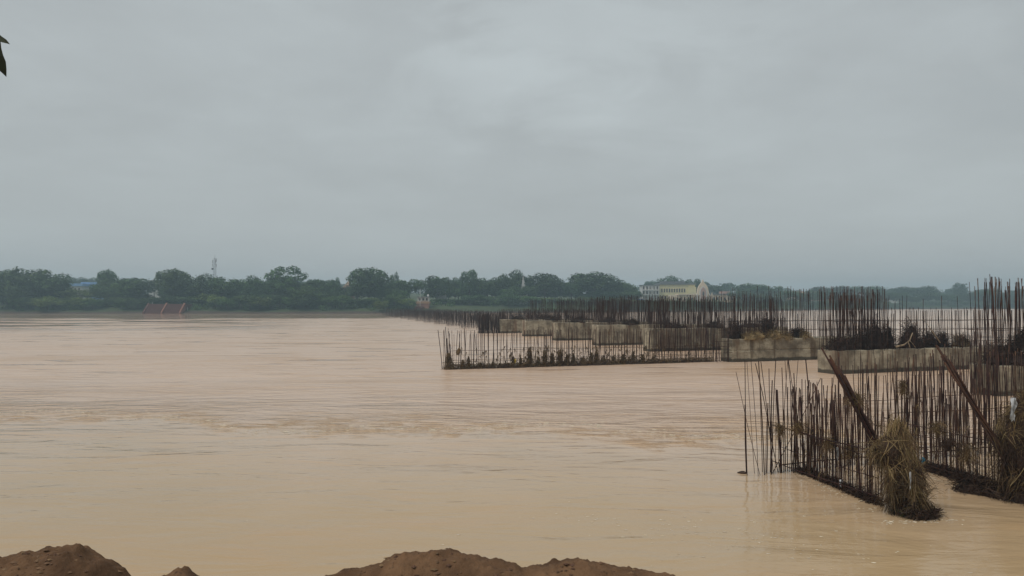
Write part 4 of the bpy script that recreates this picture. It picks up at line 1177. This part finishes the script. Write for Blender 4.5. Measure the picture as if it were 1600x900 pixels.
# undergrowth along the far bank
cs, rs = [], []
for k in range(900):
    px = rnd.uniform(-40, 1650); X = at(px, 335 if px < 620 else 400); Y = bank_y(X) + rnd.uniform(7, 34)
    X = at(px, Y); Y = bank_y(X) + rnd.uniform(7, 34)
    if 224 < px < 292 and Y < 342: continue
    if 672 < px < 850 and Y < bank_y(X) + 16: continue
    r = rnd.uniform(0.9, 2.4)
    cs.append((X, Y, ground_z(X, Y) + r * 0.45)); rs.append(r)
v, f = leaves(60000, cs, rs, 0.34, 99, 0.9)
tag(obj('undergrowth', mesh('undergrowth', v, f), M['leaf2']), 'bushes and scrub along the far bank', 'undergrowth', kind='stuff')
tree(at(655, 334), 334, zt(478, 334), 4.5, 'reddish bush on the bank below the river house', 'round', 'leafred', None, 'shrub')

# two small palms
def palm(px, D, ty, label):
    X = at(px, D); z0 = ground_z(X, D); h = zt(ty, D) - z0
    root = tag(empty('palm_tree', (X, D, z0)), label, 'palm', 'palms on the far bank')
    MB().tube([(0, 0, -0.3), (0.1, 0, h * 0.5), (0, 0.1, h * 0.93)], 0.22, 0.14, 7).obj('trunk', M['bark'], root, True)
    for k in range(15):
        a = 6.283 * k / 15 + rnd.uniform(-0.2, 0.2); el = rnd.uniform(-0.5, 1.2); L = rnd.uniform(2.2, 3.0)
        mb = MB()
        prev = None
        for i in range(7):
            t = i / 6
            d = L * t
            c = Vector((math.cos(a) * d * math.cos(el), math.sin(a) * d * math.cos(el), d * math.sin(el) - 1.0 * t * t * L * 0.5))
            wv_ = 0.34 * (1 - 0.75 * abs(t - 0.35))
            sd_ = Vector((-math.sin(a), math.cos(a), 0)) * wv_
            cur = (c - sd_ - Vector((0, 0, wv_ * 0.5)), c, c + sd_ - Vector((0, 0, wv_ * 0.5)))
            if prev:
                mb.add([*prev, *cur], [(0, 1, 4, 3), (1, 2, 5, 4)])
            prev = cur
        mb.obj('frond', M['leaf'], root, loc=(0, 0.1, h * 0.93))
palm(92, 425, 428, 'left of two small palms on the far bank skyline')
palm(105, 428, 430, 'right of two small palms on the far bank skyline')

# ------------------------------------------------------------------ buildings on the far bank
def paint(name, c, d=0.8): return material(name, c, tuple(q * d for q in c), 0.5, 0.85)
M['limewash'] = paint('limewash', (0.42, 0.42, 0.41)); M['yellow'] = paint('yellow_wall', (0.74, 0.66, 0.38)); M['cream'] = paint('cream_wall', (0.70, 0.57, 0.42)); M['white'] = paint('white_wall', (0.60, 0.60, 0.58)); M['grey'] = paint('grey_slab', (0.16, 0.17, 0.18))
M['pink'] = paint('pink_wall', (0.46, 0.29, 0.24)); M['blue'] = paint('blue_sheet', (0.22, 0.38, 0.62)); M['orange'] = paint('orange_wall', (0.42, 0.25, 0.14)); M['dark'] = paint('dark_opening', (0.03, 0.03, 0.035)); M['red'] = paint('red_steps', (0.13, 0.058, 0.048)); M['redlight'] = paint('orange_rail', (0.25, 0.115, 0.08)); M['brick'] = paint('brick_wall', (0.30, 0.15, 0.11)); M['steel'] = paint('painted_steel', (0.32, 0.32, 0.33))
def block(root, x0, x1, y0, y1, z0, z1, mat, name='wall'): return MB().box(x0, x1, y0, y1, z0, z1).obj(name, M[mat], root)
def window(root, x, y, z, w_, h_, mat='dark'):
    fr = MB()
    fr.box(x - w_ / 2 - 0.12, x - w_ / 2, y - 0.10, y + 0.02, z - 0.12, z + h_ + 0.12); fr.box(x + w_ / 2, x + w_ / 2 + 0.12, y - 0.10, y + 0.02, z - 0.12, z + h_ + 0.12)
    fr.box(x - w_ / 2, x + w_ / 2, y - 0.10, y + 0.02, z + h_, z + h_ + 0.12); fr.box(x - w_ / 2, x + w_ / 2, y - 0.14, y + 0.02, z - 0.12, z)
    o = fr.obj('window', M['cream'], root)
    MB().box(x - w_ / 2, x + w_ / 2, y - 0.03, y + 0.01, z, z + h_).obj('pane', M[mat], o)
def building(name, px0, px1, D, ytop, label, wall, roof='grey', depth=9.0, rows=(), rz=0.0, cat='building', overhang=0.5, rh=0.5, zb=None):
    X0, X1 = at(px0, D), at(px1, D)
    z0 = ground_z((X0 + X1) / 2, D) - 0.5; H = zt(ytop, D) - z0; W = X1 - X0
    root = tag(empty(name, ((X0 + X1) / 2, D, z0), rz), label, cat)
    block(root, -W / 2, W / 2, 0, depth, 0, H - rh, wall)
    block(root, -W / 2 - overhang, W / 2 + overhang, -overhang, depth + overhang, H - rh, H, roof, 'roof')
    for (frac_z, n, w_, h_, xa, xb) in rows:
        for k in range(n):
            x = -W / 2 + W * (xa + (xb - xa) * (k + 0.5) / n)
            window(root, x, 0, H * frac_z, w_, h_)
    return root, W, H
yb, W_, H_ = building('hall', 1030, 1086, 470, 442.5, 'long yellow hall with a dark flat roof and a row of windows', 'yellow', 'grey', 12, [(0.52, 10, 0.9, 2.3, 0.04, 0.74), (0.18, 8, 0.9, 1.8, 0.04, 0.74)], overhang=0.7, rh=0.9)
block(yb, W_ * 0.3, W_ * 0.5 + 0.3, -1.6, -0.003, 0, H_ * 0.8, 'yellow', 'porch')
block(yb, -W_ / 2 + 2, W_ / 2 - 6, 2, 10, H_ + 0.003, H_ + 1.3, 'grey', 'roof_house')
wb, W_, H_ = building('house', 1003, 1029.5, 466, 445, 'white two-storey house with open verandas left of the yellow hall', 'white', 'grey', 9, [], overhang=0.5, rh=0.45)
for z in (0.38, 0.66):
    block(wb, -W_ / 2, W_ / 2, -1.5, -0.003, H_ * z, H_ * z + 0.3, 'white', 'balcony')
    for k in range(7):
        x = -W_ / 2 + 0.15 + (W_ - 0.3) * k / 6
        block(wb, x - 0.12, x + 0.12, -1.45, -1.2, H_ * z + 0.303, H_ * (z + 0.28) - 0.05, 'white', 'column')
    for k in range(5):
        window(wb, -W_ / 2 + W_ * (k + 0.5) / 5, 0, H_ * z + 0.7, 1.0, 1.9)
# ornate gable
D = 448
X = at(1098, D); z0 = ground_z(X, D) - 0.5
ga = tag(empty('temple_building', (X, D, z0)), 'cream building with a tall ornate pointed gable', 'building')
zb = zt(466, D) - z0; zp = zt(437, D) - z0
half = [(4.0, 0), (4.0, zb + 1.6), (4.3, zb + 1.9), (3.6, zb + 3.0), (3.3, zb + 4.6), (3.0, zb + 6.0), (2.5, zb + 7.2), (1.7, zb + 8.4), (0.9, zb + 9.3), (0.45, zb + 10.0), (0.16, zp)]
outl = [(x, z) for x, z in half] + [(-x, z) for x, z in reversed(half)]
MB().prism(outl, -0.8, 1.0).obj('gable', M['cream'], ga)
arch = [(1.7, zb - 1), (1.7, zb + 3.6), (1.3, zb + 5.2), (0.6, zb + 6.3), (0, zb + 6.9), (-0.6, zb + 6.3), (-1.3, zb + 5.2), (-1.7, zb + 3.6), (-1.7, zb - 1)]
rim = [(x * 1.28, z + (0.55 if z > zb + 3 else 0)) for x, z in arch]
MB().prism(rim, -1.15, -0.803).obj('arch_rim', M['white'], ga)
MB().prism(arch, -1.25, -1.153).obj('arch_niche', M['pink'], ga)
window(ga, 0, -1.26, zb + 1.5, 1.2, 2.6)
for s in (-1, 1):
    MB().tube([(s * 3.7, -1.0, 0), (s * 3.7, -1.0, zb + 2.6)], 0.35, 0.3, 8).obj('pilaster', M['white'], ga)
    MB().tube([(s * 5.4, -0.6, 0), (s * 5.4, -0.6, zb + 2.0), (s * 5.4, -0.6, zb + 3.0), (s * 5.4, -0.6, zb + 3.6)], 0.55, 0.1, 8).obj('turret', M['cream'], ga)
block(ga, -19, -4.01, 0.1, 9, 0, zb + 2.0, 'cream', 'left_wing'); block(ga, -15, -4.3, -0.5, 8.6, zb + 2.003, zb + 2.6, 'cream', 'parapet')
block(ga, 4.01, 20, 0.1, 9, 0, zb + 2.2, 'cream', 'right_wing'); block(ga, 4.3, 20.5, -0.5, 9.2, zb + 2.203, zb + 2.7, 'grey', 'roof'); block(ga, 12, 17, 1.0, 8, zb + 2.703, zb + 4.2, 'pink', 'roof_house')
for k in range(6): window(ga, 6.8 + 2.2 * k, 0.1, zb - 1.2, 1.0, 1.8)
for k in range(6): window(ga, -17.6 + 2.2 * k, 0.1, zb - 1.4, 1.0, 1.9)
building('shed', 972, 1004, 432, 467, 'blue sheet-roofed shed below the white two-storey house', 'blue', 'blue', 8, [(0.3, 4, 1.2, 1.4, 0.05, 0.95)], overhang=0.6)
building('house', 1004, 1034, 428, 471, 'low brick house under the yellow hall', 'brick', 'grey', 7, [(0.3, 4, 0.9, 1.2, 0.05, 0.95)])
building('house', 962, 992, 452, 456, 'low cream house left of the white two-storey house', 'cream', 'grey', 7, [(0.62, 4, 0.9, 1.2, 0.05, 0.95)])
building('house', 1228, 1252, 610, 455, 'left of two pink houses on the distant right bank', 'cream', 'pink', 9, [(0.6, 4, 1.1, 1.5, 0.05, 0.95)], overhang=0.8, rh=1.6)
building('house', 1256, 1282, 606, 456, 'right of two pink houses on the distant right bank', 'pink', 'cream', 9, [(0.6, 4, 1.1, 1.5, 0.05, 0.95)], overhang=0.8, rh=1.2)
building('house', 1392, 1404, 612, 461, 'small white house on the distant right bank', 'white', 'grey', 7, [(0.55, 2, 1.2, 1.6, 0.1, 0.9), (0.25, 2, 1.2, 1.6, 0.1, 0.9)])
building('shed', 108, 128, 405, 443, 'left blue-roofed shed behind the yellowish tree', 'white', 'blue', 8, [(0.6, 3, 1.0, 1.3, 0.05, 0.95)], overhang=0.8, rh=1.4)
building('shed', 130, 152, 412, 441, 'right blue-roofed shed behind the yellowish tree', 'blue', 'blue', 8, [(0.6, 3, 1.0, 1.3, 0.05, 0.95)], overhang=0.8, rh=1.2)
building('house', 233, 240, 392, 438, 'taller of two small white houses among the far trees', 'white', 'white', 6, [(0.75, 1, 0.9, 1.2, 0.1, 0.9)], overhang=0.2)
building('house', 242, 249, 392, 439, 'lower of two small white houses among the far trees', 'white', 'white', 6, [(0.75, 1, 0.9, 1.2, 0.1, 0.9)], overhang=0.2)
building('house', 686, 697, 372, 455, 'white house half hidden in the trees right of the river house', 'white', 'white', 6, [(0.7, 2, 0.8, 1.1, 0.1, 0.9)], overhang=0.2)
# river house with an orange base
D = 343; X = at(661, D); z0 = ground_z(X, D) - 0.5
rh_ = tag(empty('river_house', (X, D, z0)), 'small white river house on an orange base', 'house')
zo = zt(474.5, D) - z0; z1 = zt(471, D) - z0; z2 = zt(463.5, D) - z0
block(rh_, -3.2, 3.0, -1.0, 5, z1 - 1.0, z1, 'orange', 'base'); block(rh_, -2.9, 2.7, -0.8, 5, 0, z1 - 1.003, 'brick', 'plinth')
block(rh_, -2.4, 2.6, 0.4, 4.6, z1 + 0.003, z2 - 0.25, 'white', 'wall'); block(rh_, -2.8, 3.0, -0.6, 5, z2 - 0.247, z2, 'grey', 'roof')
for k in range(3): window(rh_, -1.5 + 1.6 * k, 0.4, z1 + 0.4, 0.9, 1.1)
for k in range(4): block(rh_, -2.7 + 1.8 * k, -2.55 + 1.8 * k, -0.5, -0.35, z1 + 0.003, z2 - 0.25, 'white', 'column')
MB().tube([(2.2, 2, z2), (2.2, 2, z2 + 0.4), (2.2, 2, z2 + 0.9), (2.2, 2, z2 + 1.1)], 0.55, 0.35, 10).obj('water_tank', M['white'], rh_, True)
# pink temple top
D = 372; X = at(545, D); z0 = ground_z(X, D) - 0.5
te = tag(empty('temple', (X, D, z0)), 'pink stepped temple tower above the far trees', 'temple')
za_ = zt(449, D) - z0; zt_ = zt(440, D) - z0
block(te, -2.6, 2.6, -2.6, 2.6, 0, za_, 'pink', 'base')
for k in range(5):
    q = 2.3 - 0.42 * k; hh = (zt_ - za_) / 5
    block(te, -q, q, -q, q, za_ + hh * k + 0.003, za_ + hh * (k + 1), 'pink' if k % 2 else 'cream', 'tier')
MB().tube([(0, 0, zt_), (0, 0, zt_ + 0.5), (0, 0, zt_ + 1.6)], 0.35, 0.05, 8).obj('finial', M['white'], te)
block(te, -6.5, -2.61, -2, 2, 0, za_ - 0.4, 'pink', 'porch')
# white spire
D = 378; X = at(817.5, D); z0 = ground_z(X, D) - 0.5
sp_ = tag(empty('temple', (X, D, z0)), 'slender white temple spire above the far trees', 'temple')
zl = zt(452, D) - z0; zh = zt(429.5, D) - z0
MB().box(-2.2, 2.2, -2.2, 2.2, 0, zl - 0.5).obj('base', M['white'], sp_)
rg = [(0, 1.5), (0.2, 1.35), (0.4, 1.05), (0.6, 0.7), (0.72, 0.4), (0.77, 0.5), (0.83, 0.3), (1.0, 0.06)]
vs, fs = [], []
for i, (t, r) in enumerate(rg):
    for k in range(12):
        a = 6.283 * k / 12; rr = r * (1 + 0.08 * (k % 2)); vs.append((math.cos(a) * rr, math.sin(a) * rr, zl - 0.503 + (zh - zl) * t))
for i in range(len(rg) - 1):
    for k in range(12): fs.append((i * 12 + k, i * 12 + (k + 1) % 12, (i + 1) * 12 + (k + 1) % 12, (i + 1) * 12 + k))
fs.append(tuple(range(84, 96)))
obj('spire', mesh('spire', vs, fs), M['limewash'], sp_)
# red steps
D = 325; Xc = at(257.5, D); Y0 = bank_y(Xc) - 0.5
gs = tag(empty('river_steps', (Xc, Y0, 0)), 'broad red steps down to the river with orange side rails', 'steps')
W_ = 15.4
for k in range(12):
    block(gs, -W_ / 2, W_ / 2, 0.36 * k, 0.36 * k + (0.42 if k < 11 else 9.0), -0.6, 0.35 * (k + 1), 'red', 'step')
for x in (-W_ / 2 - 0.25, 0.0, W_ / 2 + 0.25):
    MB().add([(x - 0.3, -0.4, -0.6), (x + 0.3, -0.4, -0.6), (x + 0.3, -0.4, 0.55), (x - 0.3, -0.4, 0.55), (x - 0.3, 4.6, -0.6), (x + 0.3, 4.6, -0.6), (x + 0.3, 4.6, 4.75), (x - 0.3, 4.6, 4.75)],
             [(0, 1, 2, 3), (7, 6, 5, 4), (3, 2, 6, 7), (0, 4, 5, 1), (1, 5, 6, 2), (0, 3, 7, 4)]).obj('side_rail', M['redlight'] if x > -1 else M['red'], gs)
# phone mast
D = 385; X = at(335.5, D); z0 = ground_z(X, D) - 0.3; H = zt(398, D) - z0
mast = tag(empty('phone_mast', (X, D, z0)), 'lattice phone mast with antennas above the far trees', 'mast')
def mw(t): return 0.85 * (1 - t) + 0.28 * t
for sx in (-1, 1):
    for sy in (-1, 1):
        MB().tube([(sx * mw(0), sy * mw(0), 0), (sx * mw(0.93), sy * mw(0.93), H * 0.93)], 0.07, 0.05, 5).obj('leg', M['steel'], mast)
mb = MB(); nb2 = 16
for k in range(nb2):
    t0, t1 = 0.93 * k / nb2, 0.93 * (k + 1) / nb2
    for sx, sy, ex, ey in ((-1, -1, 1, -1), (1, -1, 1, 1), (1, 1, -1, 1), (-1, 1, -1, -1)):
        mb.tube([(sx * mw(t0), sy * mw(t0), H * t0), (ex * mw(t1), ey * mw(t1), H * t1)], 0.025, 0.025, 4)
        mb.tube([(sx * mw(t1), sy * mw(t1), H * t1), (ex * mw(t1), ey * mw(t1), H * t1)], 0.025, 0.025, 4)
tag(mb.obj('bracing', M['steel'], mast), kind='stuff')
MB().tube([(0, 0, H * 0.92), (0, 0, H)], 0.09, 0.05, 5).obj('rod', M['steel'], mast)
for k, (ax, ay, zz) in enumerate([(-0.9, -0.4, 0.86), (0.9, -0.4, 0.88), (0.0, 0.9, 0.86), (-0.95, -0.3, 0.78), (0.85, -0.3, 0.77)]):
    block(mast, ax - 0.15, ax + 0.15, ay - 0.1, ay + 0.1, H * zz - 0.8, H * zz + 0.8, 'steel', 'antenna')
MB().tube([(-0.9, -0.7, H * 0.7), (-0.9, -0.95, H * 0.7)], 0.6, 0.55, 12).obj('dish', M['grey'], mast)
# poles on the bank
for px, D, y0, lab in ((238.5, 332, 472, 'thin white pole left of the red river steps'), (293.5, 329, 480, 'thin white pole right of the red river steps'), (833, 374, 465, 'thin pale pole on the bank below the white spire'), (656.5, 341, 452, 'thin pole on the roof side of the river house'), (769, 366, 472, 'short pale pole on the bank left of the concrete row')):
    X = at(px, D); z0 = ground_z(X, D); po = tag(empty('pole', (X, D, z0)), lab, 'pole')
    MB().tube([(0, 0, -0.4), (0, 0, zt(y0, D) - z0)], 0.13, 0.09, 6).obj('shaft', M['white'], po)
    MB().tube([(0, 0, zt(y0, D) - z0), (0.35, -0.2, zt(y0, D) - z0 + 0.1)], 0.09, 0.13, 6).obj('lamp_head', M['grey'], po)

# ------------------------------------------------------------------ sapling beside the camera: only leaf tips reach the view
sap = tag(empty('sapling', (-2.3, 1.0, 2.6)), 'sapling with dark hanging leaves at the upper left edge', 'tree')
M['nearleaf'] = material('near_leaf', (0.030, 0.034, 0.012), (0.016, 0.019, 0.008), 8, 0.6, island=0.3, spec=0.3)
MB().tube([(0, 0, -0.1), (0.05, 0.05, 1.2), (0.0, 0.1, 2.2), (0.05, 0.15, 3.0)], 0.045, 0.015, 8).obj('trunk', M['bark'], sap, True)
MB().tube([(0.02, 0.1, 2.0), (0.5, 0.3, 2.45), (0.95, 0.45, 2.62), (1.16, 0.5, 2.55)], 0.014, 0.004, 6).obj('branch', M['bark'], sap, True)
MB().tube([(0.03, 0.12, 2.4), (-0.4, 0.5, 2.9), (-0.7, 0.8, 3.1)], 0.014, 0.005, 6).obj('branch', M['bark'], sap, True)
def leaf(p, d, L, wd, nrm):
    d = Vector(d).normalized(); nrm = Vector(nrm); s = d.cross(nrm).normalized(); n_ = s.cross(d)
    mb = MB(); prev = None
    for i in range(7):
        t = i / 6
        ww = wd * math.sin(math.pi * min(1, 0.06 + t * 0.94)) ** 0.8 * (1 - 0.25 * t) * (1 + 0.18 * math.sin(9 * t + L * 90))
        c = Vector(p) + d * L * t - n_ * 0.15 * L * t * t + s * 0.08 * L * math.sin(3 * t)
        cur = (c - s * ww + n_ * ww * 0.4, c, c + s * ww + n_ * ww * 0.4)
        if prev: mb.add([*prev, *cur], [(0, 1, 4, 3), (1, 2, 5, 4)])
        prev = cur
    mb.obj('leaf', M['nearleaf'], sap, True)
# two hanging tips that reach into view
leaf((1.218, 0.5, 2.462), (0.9, 0, -0.42), 0.06, 0.012, (0.2, -0.8, 0.5))
leaf((1.243, 0.5, 2.445), (0.30, 0.0, -0.9), 0.082, 0.014, (0.5, -0.8, 0.2))
for k in range(46):
    t = rnd.random()
    base = Vector((0.02, 0.1, 2.0)).lerp(Vector((1.0, 0.45, 2.6)), t) if k % 2 else Vector((0.03, 0.12, 2.4)).lerp(Vector((-0.7, 0.8, 3.1)), t)
    leaf(base + Vector((rnd.gauss(0, .03), rnd.gauss(0, .03), 0)), (rnd.gauss(-0.2, 0.6), rnd.gauss(0, 0.6), rnd.gauss(-0.7, 0.4)), rnd.uniform(0.07, 0.11), 0.018, (rnd.gauss(0, 1), rnd.gauss(0, 1), 1))

# ------------------------------------------------------------------ haze
hz = MB().box(-1560, 1560, -60, 1500, -3, 42)
hm = bpy.data.materials.new('haze'); hm.use_nodes = True
t = hm.node_tree; t.nodes.clear()
vo = N(t, 'ShaderNodeVolumePrincipled'); vo.inputs['Color'].default_value = (0.68, 0.89, 1.0, 1); vo.inputs['Density'].default_value = 0.00078; vo.inputs['Anisotropy'].default_value = 0.2
mo = N(t, 'ShaderNodeOutputMaterial'); link(t, vo.outputs[0], mo.inputs['Volume'])
hm.cycles.homogeneous_volume = True
tag(hz.obj('haze', hm), 'thin pale monsoon haze over the river', 'haze', kind='stuff')
